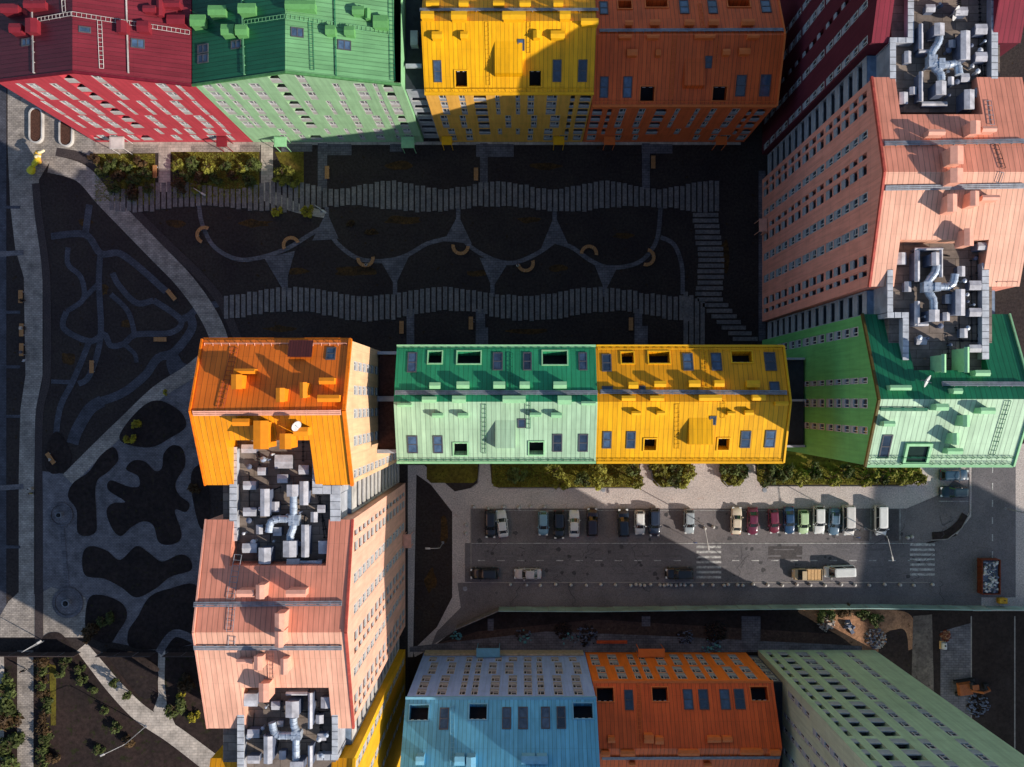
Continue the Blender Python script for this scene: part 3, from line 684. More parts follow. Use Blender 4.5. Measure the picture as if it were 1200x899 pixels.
# maroon tower (top right)
rows_mar = [(41.0, 42.0, 'w'), (45.2, 46.2, 'w'), (48.4, 49.1, 'd'), (51.6, 52.8, 'w'), (55, 56, 'w')]
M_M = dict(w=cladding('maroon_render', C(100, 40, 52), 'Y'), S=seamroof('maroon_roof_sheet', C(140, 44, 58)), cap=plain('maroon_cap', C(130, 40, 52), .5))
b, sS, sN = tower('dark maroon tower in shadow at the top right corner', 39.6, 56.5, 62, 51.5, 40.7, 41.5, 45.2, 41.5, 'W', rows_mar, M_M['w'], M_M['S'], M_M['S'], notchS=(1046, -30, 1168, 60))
# left orange tower
M_OL = dict(w=cladding('peach_render', C(242, 196, 152), 'Y'), S=seamroof('amber_roof_sheet', C(255, 160, 26)), N=seamroof('amber_roof_sheet_shaded', C(255, 128, 36)), cap=plain('amber_cap', C(255, 150, 30), .5, nz=.1))  # same panels on both slopes; north copy painted deeper for its shade
rows_or = [(3.5, 4.6, 'w'), (.7, 1.8, 'w'), (-2.0, -.9, 'w'), (-5.2, -4.0, 'w'), (-8.9, -7.9, 'w')]
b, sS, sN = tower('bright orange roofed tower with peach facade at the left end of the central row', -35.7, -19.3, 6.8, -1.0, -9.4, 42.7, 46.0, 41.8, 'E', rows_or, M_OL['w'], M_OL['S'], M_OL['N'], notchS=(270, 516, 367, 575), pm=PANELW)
q = lambda *r: Z(220, 390, 5.29, *r)
for r in q((285, 222, 415, 255, 1.2), (268, 258, 335, 350, 1.6), (545, 342, 600, 430, 1.5), (693, 307, 738, 405, 1.6), (813, 278, 908, 320, 1.2), (803, 385, 940, 430, 1.4)): b.vent(sN, r[:4], r[4], M_OL['cap'])
for r in q((275, 532, 380, 578, 1.3), (405, 545, 500, 722, 2.2), (568, 625, 640, 722, 2.2), (655, 585, 745, 640, 1.6)): b.vent(sS, r[:4], r[4], M_OL['cap'])
b.skylight(sN, q((862, 95, 914, 165))[0])
r = q((632, 60, 780, 160))[0]; u0, u1, v0, v1 = b.pxrect(sN, r); A, U, V, N = sN['A'], sN['U'], sN['V'], sN['N']; Mx = Matrix((U, V, N)).transposed()
mb = MB(); mb.box(A + U * ((u0 + u1) / 2) + V * ((v0 + v1) / 2) + N * .5, (u1 - u0, v1 - v0, .1), 0, tilt=Mx)
mb.box(A + U * ((u0 + u1) / 2) + V * ((v0 + v1) / 2) + N * .22, (u1 - u0 - .3, v1 - v0 - .3, .46), 0, tilt=Mx); b.part(mb, 'roof_awning', seamroof('brown_awning', C(92, 42, 38), pitch=.3))
b.ladder(sN, (275, 408), (258, 478), .7, plain('rust_metal', C(176, 80, 50), .6)); b.walkway(sS, (226, 484.5), (399, 483.5), .6, M_S['cap'])
b.guard((-35.4, 6.3, 42.85), (-19.6, 6.3, 42.85), sN['N'], M_S['cap'], .4)
ov = plain('orange_verge', C(255, 130, 20), .45)
b.trim([(-19.2, -9.5, 41.9), (-19.2, -1, 46.1), (-19.2, 6.9, 42.8)], ov, .35, .45); b.trim([(-35.8, -9.5, 41.9), (-35.8, -1, 46.1), (-35.8, 6.9, 42.8)], ov, .2, .3); b.trim([(-35.7, 6.95, 42.5), (-19.3, 6.95, 42.5)], ov, .25, .3, 'gutter')
p = hit(351, 498, sS['A'], sS['N']); dish(p.x, p.y, p.z + .6, .6, 'white satellite dish on the orange roof between two chimney boxes')
# left salmon tower
M_SL = dict(w=cladding('apricot_render', C(244, 186, 160), 'Y'))
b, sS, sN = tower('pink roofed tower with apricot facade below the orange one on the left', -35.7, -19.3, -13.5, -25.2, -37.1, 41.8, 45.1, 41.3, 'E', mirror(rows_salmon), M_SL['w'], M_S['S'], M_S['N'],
    notchS=(287, 806, 388, 870), notchN=(272, 600, 384, 663), pm=PANELW)
q = lambda *r: Z(215, 600, 4.5, *r)
for r in q((280, 412, 372, 450, 1.4), (380, 385, 425, 460, 1.8), (540, 412, 645, 450, 1.6), (480, 535, 530, 630, 2.0)): b.vent(sN, r[:4], r[4], M_S['cap'])
for r in q((480, 632, 525, 715, 2.0), (370, 762, 415, 835, 1.6), (280, 778, 365, 802, .9), (510, 775, 548, 858, 1.6)): b.vent(sS, r[:4], r[4], M_S['cap'])
b.vent(sS, (303, 801, 315, 823), 1.9, M_S['cap'])
b.walkway(sN, (227, 708.5), (400, 707)); b.walkway(sS, (227, 759.5), (400, 759.5))
b.ladder(sN, (279, 650), (270, 702), .8); b.ladder(sN, (272, 708), (269, 740), .7); b.ladder(sS, (272, 746), (271, 757), .7); b.ladder(sS, (317, 765), (318, 795), .6, M_S['cap'])
sv = plain('salmon_verge', C(190, 84, 70), .5)
b.trim([(-19.2, -37.2, 41.2), (-19.2, -25.2, 45.2), (-19.2, -13.4, 41.7)], sv, .25, .4); b.trim([(-35.8, -37.2, 41.2), (-35.8, -25.2, 45.2), (-35.8, -13.4, 41.7)], M_S['cap'], .2, .3)
b.canopy(-19.2, -17.9, -23.7, -21.5, M_S['cap'])
# left yellow tower
b, sS, sN = tower('yellow tower with golden facade at the bottom left edge', -35.7, -19.3, -41.0, -50.2, -58.7, 40.6, 44, 41, 'E', [(-43.0, -41.9, 'w'), (-47.2, -46.2, 'w'), (-51, -50, 'w')], cladding('golden_render', C(238, 178, 40), 'Y'), M_Y['S'], M_Y['N'], notchN=(285, 880, 388, 930), pm=PANELW)
b.trim([(-19.2, -58.8, 41.1), (-19.2, -50.2, 44.1), (-19.2, -40.9, 40.7)], M_Y['cap'], .35, .4)

# loggia gaps between towers + roof wells with plant
DECK = ground_mat('roof_felt', C(112, 96, 84), C(84, 74, 70), .5, 4)
BITU = paver('roof_felt_strips', C(146, 130, 116), C(122, 110, 102), 3.0, .95, .04)
def gap(label, x0, x1, y0, y1, h, face, rects, pars, hp=41.9, floor=40.8):
    b = Bld('service_core', label, 'building', x0, x1, y0, y1)
    L = y1 - y0; holes = [(.22, L - .22, .5 + i * 2.82, .5 + i * 2.82 + 2.62, 'l') for i in range(int(h / 2.82))]
    if face == 'W':
        b.wall((x0, y1), (x0, y0), [(0, h), (L, h)], holes, PANEL); b.wall((x1, y0), (x1, y1), [(0, h), (L, h)], [], PANEL)
    else:
        b.wall((x1, y0), (x1, y1), [(0, h), (L, h)], holes, PANELW, PANELW); b.wall((x0, y1), (x0, y0), [(0, h), (L, h)], [], PANEL)
    mb = MB(); mb.box(((x0 + x1) / 2, (y0 + y1) / 2, h - .1), (x1 - x0 - .1, y1 - y0, .2)); b.part(mb, 'link_roof', BLUEG)
    mb = MB()
    for (a, c, e, f) in rects: mb.box(((a + c) / 2, (e + f) / 2, (floor + h - 4) / 2), (c - a, f - e, floor - h + 4))
    b.part(mb, 'flat_roof', BITU)
    for (px0, py0, px1, py1) in pars:
        A, B = P(px0, py0, hp), P(px1, py1, hp); mb = MB()
        cx, cy, w, dd = (A.x + B.x) / 2, (A.y + B.y) / 2, abs(B.x - A.x), abs(B.y - A.y)
        mb.box((cx, cy, (hp + floor - 3) / 2 - .05), (w * .8 if w < dd else w, dd * .8 if dd < w else dd, hp - floor + 3 - .1)); mb.box((cx, cy, hp - .04), (w, dd, .1), 1)
        n = int(max(w, dd) / .75)
        for i in range(1, n):
            if w < dd: mb.box((cx, cy - dd / 2 + i * dd / n, hp + .018), (w, .035, .03), 2)
            else: mb.box((cx - w / 2 + i * w / n, cy, hp + .018), (.035, dd, .03), 2)
        b.part(mb, 'parapet', [PANEL, CAPM, BLACK])
    return b
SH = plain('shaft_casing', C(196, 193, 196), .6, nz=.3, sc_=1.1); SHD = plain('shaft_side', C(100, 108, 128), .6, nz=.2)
def shafts(b, lst, floor=40.8):
    for (x0, y0, x1, y1, hh) in lst:
        A, B = P(x0, y0, floor + hh), P(x1, y1, floor + hh)
        cx, cy, w, dd = (A.x + B.x) / 2, (A.y + B.y) / 2, abs(B.x - A.x), abs(B.y - A.y); mb = MB()
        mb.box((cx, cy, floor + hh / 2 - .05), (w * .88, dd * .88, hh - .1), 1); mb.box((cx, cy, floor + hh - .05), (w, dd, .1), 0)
        z = floor + hh
        if w < dd: mb.face([(cx - w / 2, cy - dd / 2, z), (cx, cy - dd / 2, z + .14), (cx, cy + dd / 2, z + .14), (cx - w / 2, cy + dd / 2, z)]); mb.face([(cx + w / 2, cy + dd / 2, z), (cx, cy + dd / 2, z + .14), (cx, cy - dd / 2, z + .14), (cx + w / 2, cy - dd / 2, z)])
        else: mb.face([(cx - w / 2, cy - dd / 2, z), (cx + w / 2, cy - dd / 2, z), (cx + w / 2, cy, z + .14), (cx - w / 2, cy, z + .14)]); mb.face([(cx + w / 2, cy + dd / 2, z), (cx - w / 2, cy + dd / 2, z), (cx - w / 2, cy, z + .14), (cx + w / 2, cy, z + .14)])
        b.part(mb, 'ventilation_shaft', [SH, SHD])
def cradle(b, lst, floor=40.8):   # thin service lines, pipe stubs on the felt
    for i, (x0, y0, x1, y1) in enumerate(lst):
        mb = MB(); A, B = P(x0, y0, floor + .12), P(x1, y1, floor + .12); mb.tube([A, B], .04, 4)
        for k in range(6):
            c = A.lerp(B, k / 5); mb.box((c.x, c.y, floor + .08), (.25, .1, .16))
        b.part(mb, 'service_pipe', BLACK)
def stubs(b, x0, y0, x1, y1, n, seed, floor=40.8):
    rnd = random.Random(seed)
    for i in range(n):
        p = P(rnd.uniform(x0, x1), rnd.uniform(y0, y1), floor); hh = rnd.uniform(.5, 1.1); rr = rnd.uniform(.08, .2); mb = MB()
        mb.tube([p, p + Vector((0, 0, hh))], rr, 8); mb.tube([p + Vector((0, 0, hh)), p + Vector((0, 0, hh + .08)), p + Vector((0, 0, hh + .22))], [rr * 1.7, rr * 1.7, .02], 8)
        b.part(mb, 'vent_pipe', rnd.choice((GALV, SHD, CAPM)))
    for i in range(3):
        a = P(rnd.uniform(x0, x1), rnd.uniform(y0, y1), floor + .06); c = P(rnd.uniform(x0, x1), rnd.uniform(y0, y1), floor + .06); mid = Vector((a.x, c.y, a.z)); mb = MB()
        mb.tube([a, a.lerp(mid, .5) + Vector((rnd.uniform(-.2, .2), 0, 0)), mid, mid.lerp(c, .5) + Vector((0, rnd.uniform(-.2, .2), 0)), c], .045, 5); b.part(mb, 'cable', BLACK)
def duct(label, paths, boxes, h=42.1, r=.42, floor=40.8):
    t0 = P(paths[0][0][0], paths[0][0][1], h); t = empty('air_duct', (t0.x, t0.y, floor)); tag(t, label, 'air duct', 'metal air ducts on the roof wells')
    for pa in paths:
        pts = [P(x, y, h) for x, y in pa]; out = []
        for i, p in enumerate(pts):     # rounded elbows
            if 0 < i < len(pts) - 1:
                a = p.lerp(pts[i - 1], min(.45, .5 / max(.5, (p - pts[i - 1]).length))); c = p.lerp(pts[i + 1], min(.45, .5 / max(.5, (p - pts[i + 1]).length)))
                out += [a, (a + c + 2 * p) / 4, c]
            else: out.append(p)
        mb = MB(); mb.tube(out, r, 14)
        for p, p2 in zip(out, out[1:]):
            n = int((p2 - p).length / .55)
            for k in range(n + 1):
                c = p.lerp(p2, k / max(1, n)); dd = (p2 - p).normalized() * .04; mb.tube([c - dd, c + dd], r * 1.09, 14)
        mb.build('duct_run', GALV, t, (t0.x, t0.y, floor), False)
    for (x0, y0, x1, y1, z0, z1) in boxes:
        A, B = P(x0, y0, z1), P(x1, y1, z1); mb = MB()
        mb.box(((A.x + B.x) / 2, (A.y + B.y) / 2, (z0 + z1) / 2), (abs(B.x - A.x), abs(B.y - A.y), z1 - z0))
        mb.box(((A.x + B.x) / 2, (A.y + B.y) / 2, z1 + .02), (abs(B.x - A.x) + .1, .1, .05)); mb.box(((A.x + B.x) / 2, (A.y + B.y) / 2, (z0 + floor) / 2), (.15, .15, z0 - floor))
        mb.build('plenum_box', GALV, t, (t0.x, t0.y, floor))
    f = MB(); p = P(*paths[-1][0], h); f.tube([p + Vector((-.35, 0, 0)), p + Vector((.35, 0, 0))], r * .8, 12); f.build('fan', plain('teal_fan', C(40, 130, 120), .5), t, (t0.x, t0.y, floor))
# right, between salmon and green
b = gap('grey loggia core with ducted flat roof between the salmon and green towers', 40.5, 55.6, 10.1, 13.0, 38.2, 'W', [(41.9, 53.7, 3.2, 18.6)],
    [(1040, 308, 1046.5, 365.7), (1040, 366, 1065, 372.5), (1058, 372.9, 1065, 422), (1151, 308, 1159, 421)])
shafts(b, [(1050, 296, 1062, 310, .9), (1072, 290, 1105, 293, 1.4), (1072, 293.2, 1078, 330, 1.4), (1101, 293.2, 1105, 325, 1.4), (1092, 296, 1100.8, 311, 2.2), (1136, 329, 1150, 340, 1.1), (1136, 361, 1150, 371, 1.1), (1136, 404, 1150, 413, 1.1), (1120, 339, 1131, 370, 1.9), (1089, 363, 1101, 377, 2.0), (1072, 353, 1078, 382, 1.3), (1072, 378, 1088, 382, 1.3), (1146, 284, 1160, 293, 1.6), (1105, 366, 1113, 376, 1.0), (1060, 330, 1068, 342, .8), (1122, 312, 1131, 324, .9), (1125, 385, 1134, 396, .8), (1074, 395, 1086, 404, .7), (1108, 345, 1115, 356, .9)])
cradle(b, [(1138, 305, 1139, 400), (1145, 300, 1145, 400), (1105, 299, 1112, 300), (1120, 384, 1128, 400), (1110, 392, 1112, 420)])
stubs(b, 1072, 300, 1148, 415, 14, 1)
duct('looping metal air duct in the flat roof well between salmon and green towers', [[(1097, 311), (1096, 320), (1087, 330), (1086, 341), (1094, 350), (1094, 363)], [(1112, 336), (1088, 336)], [(1109, 336), (1117, 334), (1119, 322)]], [(1083, 330, 1093, 342, 41.5, 42.5), (1096, 331, 1103, 341, 41.6, 42.6)])
# right top, between maroon and salmon
b = gap('grey loggia core with ducted flat roof between the maroon and salmon towers', 40.5, 55.6, 36.6, 40.6, 38.2, 'W', [(42.2, 54.6, 33.0, 60)],
    [(1043, 50.4, 1050, 109), (1043, 44, 1071, 50), (1064, -40, 1071, 43.6), (1162, -40, 1169.5, 106)])
shafts(b, [(1095, 27, 1107, 41, 2.0), (1097, 95, 1109, 111, 2.0), (1143, 28, 1157, 40, 1.1), (1143, 61, 1157, 72, 1.1), (1143, 103, 1157, 114, 1.1), (1126, 36, 1137, 70, 1.9), (1130, 105, 1142, 128, 1.8), (1054, 108, 1064, 122, 1.2), (1066, 102, 1074, 111, 1.0), (1080, 119, 1110, 125, .7), (1077, 58, 1090, 62, 1.3), (1077, 28, 1082, 58, 1.4), (1077, 84, 1082, 119, 1.3), (1112, 47, 1120, 56, .9), (1111, 90, 1118, 100, .9), (1060, 60, 1068, 74, .8), (1120, 8, 1134, 18, 1.0), (1126, 86, 1136, 96, .8), (1085, 5, 1096, 14, .9)])
cradle(b, [(1148, 0, 1149, 25), (1147, 42, 1148, 100), (1154, 42, 1154, 100), (1125, 0, 1126, 12)])
stubs(b, 1080, 5, 1155, 118, 14, 2)
duct('looping metal air duct in the top right flat roof well beside the maroon roof', [[(1101, 41), (1100, 50), (1091, 62), (1092, 77), (1103, 87), (1103, 95)], [(1112, 76), (1094, 75)], [(1112, 76), (1122, 74), (1124, 87)]], [(1089, 64, 1099, 78, 41.5, 42.5), (1101, 68, 1108, 80, 41.6, 42.6)])
p = P(1112, 20, 40.8); dish(p.x, p.y, p.z, .8, 'white satellite dish at the top of the top right roof well')
# left, between orange and salmon
b = gap('pale loggia core with ducted flat roof between the orange and pink towers', -35.0, -20.3, -13.4, -9.5, 37.0, 'E', [(-34.2, -21.3, -19.2, -4.2)],
    [(269, 524, 277.6, 634), (366, 524, 378, 579), (378.3, 569, 399, 579), (387, 579.3, 399, 632)])
shafts(b, [(283, 521, 300, 531, 1.1), (285, 564, 300, 574, 1.2), (285, 595, 300, 605, 1.2), (305, 573, 315.6, 605, 2.0), (325, 556, 337, 566, 1.2), (336, 568, 349, 582, 2.2), (351, 564, 361, 592, 1.5), (331.6, 634, 347, 653, 2.2), (353, 615, 362, 653, 1.6), (373, 634, 385, 649, 1.3), (303, 642, 317, 661, 2.0), (284, 637, 301, 648, 1.3), (336, 655, 351, 667, 1.6), (322, 533, 343, 549, .35), (302, 548, 311, 557, 1.0), (318, 588, 327, 600, .9), (320, 618, 330, 628, 1.0), (364, 600, 372, 612, .8), (372, 592, 381, 601, 1.1), (300, 615, 308, 626, .7), (350, 545, 362, 556, .6)])
cradle(b, [(355, 513, 355, 540), (375, 582, 380, 630), (372, 580, 384, 630), (303, 530, 304, 545), (318, 575, 328, 571)])
stubs(b, 285, 530, 380, 650, 16, 3)
duct('looping metal air duct in the flat roof well between orange and pink towers', [[(344, 582), (344, 610)], [(344, 612), (344, 618), (340, 627), (340, 634)], [(328, 608), (344, 609)], [(328, 608), (317, 610), (315, 623)]], [(338, 604, 350, 616, 41.5, 42.5)])
duct('straight short air duct at the pink roof edge of the left roof well', [[(351, 659), (375, 659)]], [(371, 657, 377, 663, 41.4, 42.3)], r=.22)
# left bottom, between salmon and yellow
b = gap('pale loggia core with ducted flat roof below the pink tower', -35.0, -20.3, -40.9, -37.2, 37.0, 'E', [(-34.2, -21.3, -60, -32.8)],
    [(278, 833, 286, 960), (389, 831, 396, 884), (371, 884.3, 396, 891)])
shafts(b, [(334.6, 822, 350, 841, 2.2), (335, 811, 360.5, 815, 1.5), (361, 812, 366, 854, 1.6), (376, 817, 387, 830, 1.0), (286, 813, 301.6, 828, 1.5), (290, 855, 304, 865, 1.1), (290, 886, 304, 895, 1.1), (309, 863, 319, 895, 2.0), (340, 893, 355, 905, 2.0), (361, 874, 366, 899, 1.6), (318, 822, 328, 832, .8), (327, 880, 335, 890, .9), (370, 838, 379, 848, .8), (372, 860, 382, 868, .9), (325, 845, 332, 852, .7)])
cradle(b, [(370, 820, 382, 870), (375, 835, 376, 880), (318, 830, 330, 822)])
stubs(b, 292, 818, 385, 895, 12, 4)
duct('looping metal air duct in the bottom left flat roof well', [[(344, 841), (344, 850), (349, 860)], [(347, 866), (347, 893)], [(328, 862), (345, 862)], [(328, 862), (321, 859), (319, 847)]], [(341, 858, 352, 868, 41.5, 42.5)])

# brown roofed link between left tower and central row
b = Bld('link_building', 'low brown flat roofed link between the orange tower and the mint green block', 'building', -19.25, -15.75, -7, 6.6)
for a, c in (((-19.2, -7), (-15.8, -7)), ((-15.8, 6.6), (-19.2, 6.6))): b.wall(a, c, [(0, 25), (3.4, 25)], [], PANEL)
mb = MB(); mb.box((-17.5, -.2, 25.05), (3.5, 13.6, .2)); b.part(mb, 'roof', ground_mat('brown_felt', C(92, 62, 56), C(70, 52, 50), .4, 3))
for y_, w_ in ((6.4, .4), (-6.7, .5), (.3, .7)): mb = MB(); mb.box((-17.5, y_, 25.5), (3.5, w_, .8)); b.part(mb, 'parapet', PANEL)
b = Bld('link_building', 'narrow dark link in the slot between the yellow block and the green tower', 'building', 33.0, 39.4, -6.4, 6)
b.wall((33, -6.4), (39.4, -6.4), [(0, 20), (6.4, 20)], [(.6, 5.8, .6 + i * 2.9, 3.2 + i * 2.9, 'l') for i in range(6)], PANEL); b.wall((39.4, 6), (33, 6), [(0, 20), (6.4, 20)], [(.6, 5.8, .6 + i * 2.9, 3.2 + i * 2.9, 'l') for i in range(6)], PANEL)
mb = MB(); mb.box((36.2, -.2, 20.05), (6.4, 12.4, .2)); b.part(mb, 'roof', MATS['dark_bitumen'])
for y_ in (-6.3, 5.9, .1): mb = MB(); mb.box((36.2, y_, 20.4), (6.4, .3, .6)); b.part(mb, 'parapet', PANEL)

# =================================================================== SOUTH ROW
BS = 765.0
SF = lambda zs: zones(zs, -41.5, BS, -1)
blu = SF([
 (10.9, 19.2, 3, 815, [(487, 498), (511, 522), (537.6, 545), (551.6, 559.4), (573.6, 584.4), (595, 605.6), (614, 624), (630.4, 638.6), (649.6, 660.4), (673, 684)]),
 (4.9, 10.5, 2, 789.4, [(501, 510), (523, 532), (543, 550), (556, 563), (572, 581.4), (591.6, 601.6), (613.6, 623), (629, 636), (651, 660), (673, 682)]),
 (2.2, 4.6, 1, 775, [(502, 511), (523, 532), (546, 553), (559, 566), (580, 588), (596, 606), (614, 623), (629, 635), (646, 655), (667, 676)])])
q = lambda *r: Z(460, 750, 5, *r)
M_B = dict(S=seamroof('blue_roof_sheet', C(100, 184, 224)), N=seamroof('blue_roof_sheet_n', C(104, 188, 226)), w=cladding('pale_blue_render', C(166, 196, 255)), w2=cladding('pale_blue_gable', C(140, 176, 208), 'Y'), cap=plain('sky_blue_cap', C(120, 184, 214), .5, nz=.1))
d = dict(L=26.6, terN=q((100, 382, 210, 470), (450, 377, 552, 465), (1060, 372, 1173, 460)),
    skyN=q((278, 400, 327, 523), (645, 397, 692, 520), (740, 395, 790, 520), (873, 395, 920, 518), (965, 393, 1012, 518)),
    vN=q((135, 685, 185, 735, 1), (363, 685, 422, 738, 1), (432, 688, 488, 748, 1), (755, 683, 840, 730, .9), (842, 683, 910, 730, .9)),
    lad=[('N', (530, 828), (530, 898))])
b, sS, sN = row('apartment_building', 'sky blue apartment block with pale blue windowed facade in the bottom row', -16.2, 10.3, -41.5, -49.8, -58, 20.9, 27.2, 20.9,
    (M_B['w'], M_B['w2']), M_B['S'], M_B['N'], (), d['terN'], north=blu)
d['L'] = 26.5
finish_row(b, sS, sN, d, M_B['cap'], M_B['cap'], M_B['cap'], False)
b.trim([(-16.2, -41.3, 20.9), (10.3, -41.3, 20.9)], M_B['cap'], .35, .35, 'gutter')
mb = MB(); mb.box((-3, -41.25, 1.0), (26, .3, 2.0)); b.part(mb, 'plinth', plain('cream_plinth', C(190, 176, 150), .7))
b.canopy(-7.4, -3.6, -41.35, -39.9, M_B['cap'], 3.0)
orb = SF([
 (6.9, 12.7, 2, 796, [(702, 713), (725, 736), (745.4, 753), (758.6, 766.6), (775, 786), (795, 806.4), (817, 828), (834, 842), (856, 867), (877, 888.5)]),
 (.9, 6.4, 2, 780, [(694, 704), (715, 726), (738.6, 746.4), (752, 759.4), (772, 782.4), (791, 801), (808.4, 818), (823, 831), (841, 850.6), (862, 872.4)])])
q = lambda *r: Z(685, 750, 5, *r)
d = dict(L=26.5, terN=q((72, 280, 170, 360), (397, 278, 487, 358), (975, 275, 1073, 355)),
    skyN=q((237, 295, 283, 408), (582, 292, 632, 405), (672, 292, 722, 405), (797, 292, 848, 405), (882, 290, 935, 403)),
    vN=q((137, 572, 180, 606, .7), (350, 557, 407, 608, .8), (415, 572, 465, 614, .7), (720, 570, 802, 604, .7), (808, 570, 868, 602, .6)),
    vS=q((212, 650, 297, 684, .8), (550, 645, 675, 682, .8), (915, 642, 1047, 676, .8), (1087, 648, 1150, 680, .8), (97, 655, 150, 688, .8), (262, 720, 300, 740, .7), (700, 725, 745, 745, .7)),
    lad=[('N', (748, 802), (750, 875))], walk=[('S', (706, 889), (914, 888))])
b, sS, sN = row('apartment_building', 'burnt orange apartment block with bright orange windowed facade in the bottom row', 10.4, 36.9, -41.5, -49.3, -57, 14.4, 18.6, 14.4,
    (cladding('vivid_orange_render', C(255, 134, 52)), M_O['w2']), M_O['S'], M_O['N'], (), d['terN'], north=orb)
d['wm'] = M_O['S']; finish_row(b, sS, sN, d, M_O['cap'], M_O['cap'], M_O['cap'], False)
b.trim([(10.4, -41.3, 14.4), (36.9, -41.3, 14.4)], M_O['cap'], .35, .35, 'gutter')
b.canopy(18.7, 23, -41.35, -40, M_O['cap'], 3.0)
# dark stair link
b = Bld('stair_block', 'dark grey stair block between the orange block and the pale green tower at the bottom', 'building', 37.0, 38.8, -58, -42)
b.wall((38.8, -42), (37.0, -42), [(0, 12.5), (1.8, 12.5)], [(.2, 1.6, .6 + i * 2.9, 3.2 + i * 2.9, 'w') for i in range(4)], SHD)
mb = MB(); mb.box((37.9, -50, 12.55), (1.8, 16, .2)); b.part(mb, 'roof', MATS['dark_bitumen'])
# pale green tower
nf = []
for (h0, h1, n) in [(.9, 3.9, 1), (4.3, 13.1, 3), (13.6, 22.2, 3), (22.7, 34.2, 4), (34.8, 47, 4)]:
    f = (h1 - h0) / n
    for i in range(n):
        for (a, c, k) in ((39.9, 40.6, 'd'), (41.7, 43.2, 'l'), (44.6, 46.5, 'w' if h0 < 10 and i < 2 else 'l'), (48.0, 49.2, 'w'), (52.5, 53.7, 'w')):
            nf.append((a, c, h0 + i * f + .03, h0 + (i + 1) * f - (.05 if k == 'w' else .12), k))
wf = []
for (ya, yb, h0, h1, n) in ((-43.2, -42.3, 15, 24, 3), (-44.6, -43.7, 25, 37, 4), (-46.9, -46.2, 13, 34, 7), (-49.2, -48.3, 12, 36, 8), (-52.5, -51.5, 12, 36, 8), (-46, -45, 38, 47, 3)):
    for i in range(n): wf.append((ya, yb, h0 + i * (h1 - h0) / n + .03, h0 + (i + 1) * (h1 - h0) / n - .05, 'w'))
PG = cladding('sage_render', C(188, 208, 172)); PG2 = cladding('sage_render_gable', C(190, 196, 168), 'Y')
b, sS, sN = row('apartment_tower', 'tall pale sage green tower leaning out at the bottom right corner', 38.9, 58.2, -41.1, -55, -69, 49.5, 53, 49.5, (PG, PG2), M_GD['S'], M_GD['S'], (), (), north=nf, west=wf)
# neighbour beyond the frame whose shadow falls on the road
b, sS, sN = row('apartment_tower', 'plain tower beyond the right edge whose shadow crosses the road', 139, 156, -57.6, -75, -92, 45, 46.5, 45, (PG, PG2), M_GD['S'], M_GD['S'])

# =================================================================== GROUND
def cr(pts, closed=False, n=6):
    out = []; m = len(pts)
    for i in range(m if closed else m - 1):
        g = lambda k: Vector(pts[k % m]) if closed else Vector(pts[max(0, min(m - 1, k))])
        p0, p1, p2, p3 = g(i - 1), g(i), g(i + 1), g(i + 2)
        for j in range(n):
            t = j / n
            out.append(.5 * ((2 * p1) + (p2 - p0) * t + (2 * p0 - 5 * p1 + 4 * p2 - p3) * t * t + (3 * p1 - p0 - 3 * p2 + p3) * t ** 3))
    if not closed: out.append(Vector(pts[-1]))
    return out
def g2(p, z): v = P(p[0], p[1], 0); v.z = z; return v
CNT = [0]
def zz(z):
    CNT[0] += 1; return z + (CNT[0] % 11) * .0008
def poly(name, pts, z, mat, smooth=False, kind='structure', sides=0, label=None):
    z = zz(z)
    if smooth: pts = cr(pts, True)
    vs = [Vector((g2(p, 0).x, g2(p, 0).y)) for p in pts]
    mb = MB(); mb.plate(Vector((0, 0, z)), Vector((1, 0, 0)), Vector((0, 1, 0)), [tuple(v) for v in vs])
    if sides:
        for a, b in zip(vs, vs[1:] + vs[:1]): mb.face([(a.x, a.y, z), (b.x, b.y, z), (b.x, b.y, z - sides), (a.x, a.y, z - sides)])
    o = mb.build(name, mat); tag(o, label, None, None, kind); return o
def ribbon(name, pts, w, z, mat, smooth=True, mb=None):
    z = zz(z)
    if smooth: pts = cr(pts)
    v = [g2(p, z) for p in pts]; ws = w if isinstance(w, (list, tuple)) else None
    own = mb is None; mb = mb or MB(); L = []; Rr = []
    for i, p in enumerate(v):
        t = (v[min(i + 1, len(v) - 1)] - v[max(i - 1, 0)]).normalized(); x = Vector((-t.y, t.x, 0))
        ww = (ws[0] + (ws[1] - ws[0]) * i / (len(v) - 1) if ws else w) / S0 / 2
        L.append(p + x * ww); Rr.append(p - x * ww)
    for i in range(len(v) - 1): mb.face([Rr[i], Rr[i + 1], L[i + 1], L[i]])
    if own: o = mb.build(name, mat); tag(o, kind='structure'); return o

GRASS = ground_mat('shade_tinted_lawn', C(66, 58, 54), C(56, 48, 48), .18, 2.5, .95, C(62, 46, 26), .62, .06)  # dark purplish lawn: shade put into the base colour
GRASSY = ground_mat('lit_bed_grass', C(118, 110, 40), C(88, 74, 34), .35, 1.6, .95, C(40, 34, 16), .6, .08)  # brighter copy of the lawn for sunny beds: sunlight put into the colour
SOIL = ground_mat('bare_soil', C(62, 48, 44), C(46, 38, 36), .12, 1.3, .95, C(46, 46, 28), .56, .06)
SOIL2 = ground_mat('orange_sand', C(186, 138, 104), C(136, 100, 78), .3, 2.0, .95, C(90, 66, 44), .6, .08)
SOILD = ground_mat('dug_earth', C(56, 48, 46), C(44, 36, 34), .2, 1.6, .95, C(84, 72, 64), .66, .1)
BED = ground_mat('planting_soil', C(56, 46, 44), C(42, 36, 36), .3, 1.6, .95, C(58, 54, 34), .6, .05)
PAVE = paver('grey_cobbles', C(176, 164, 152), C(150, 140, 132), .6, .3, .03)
PAVEL = paver('pale_slabs', C(196, 182, 168), C(180, 168, 156), .9, .45, .02)
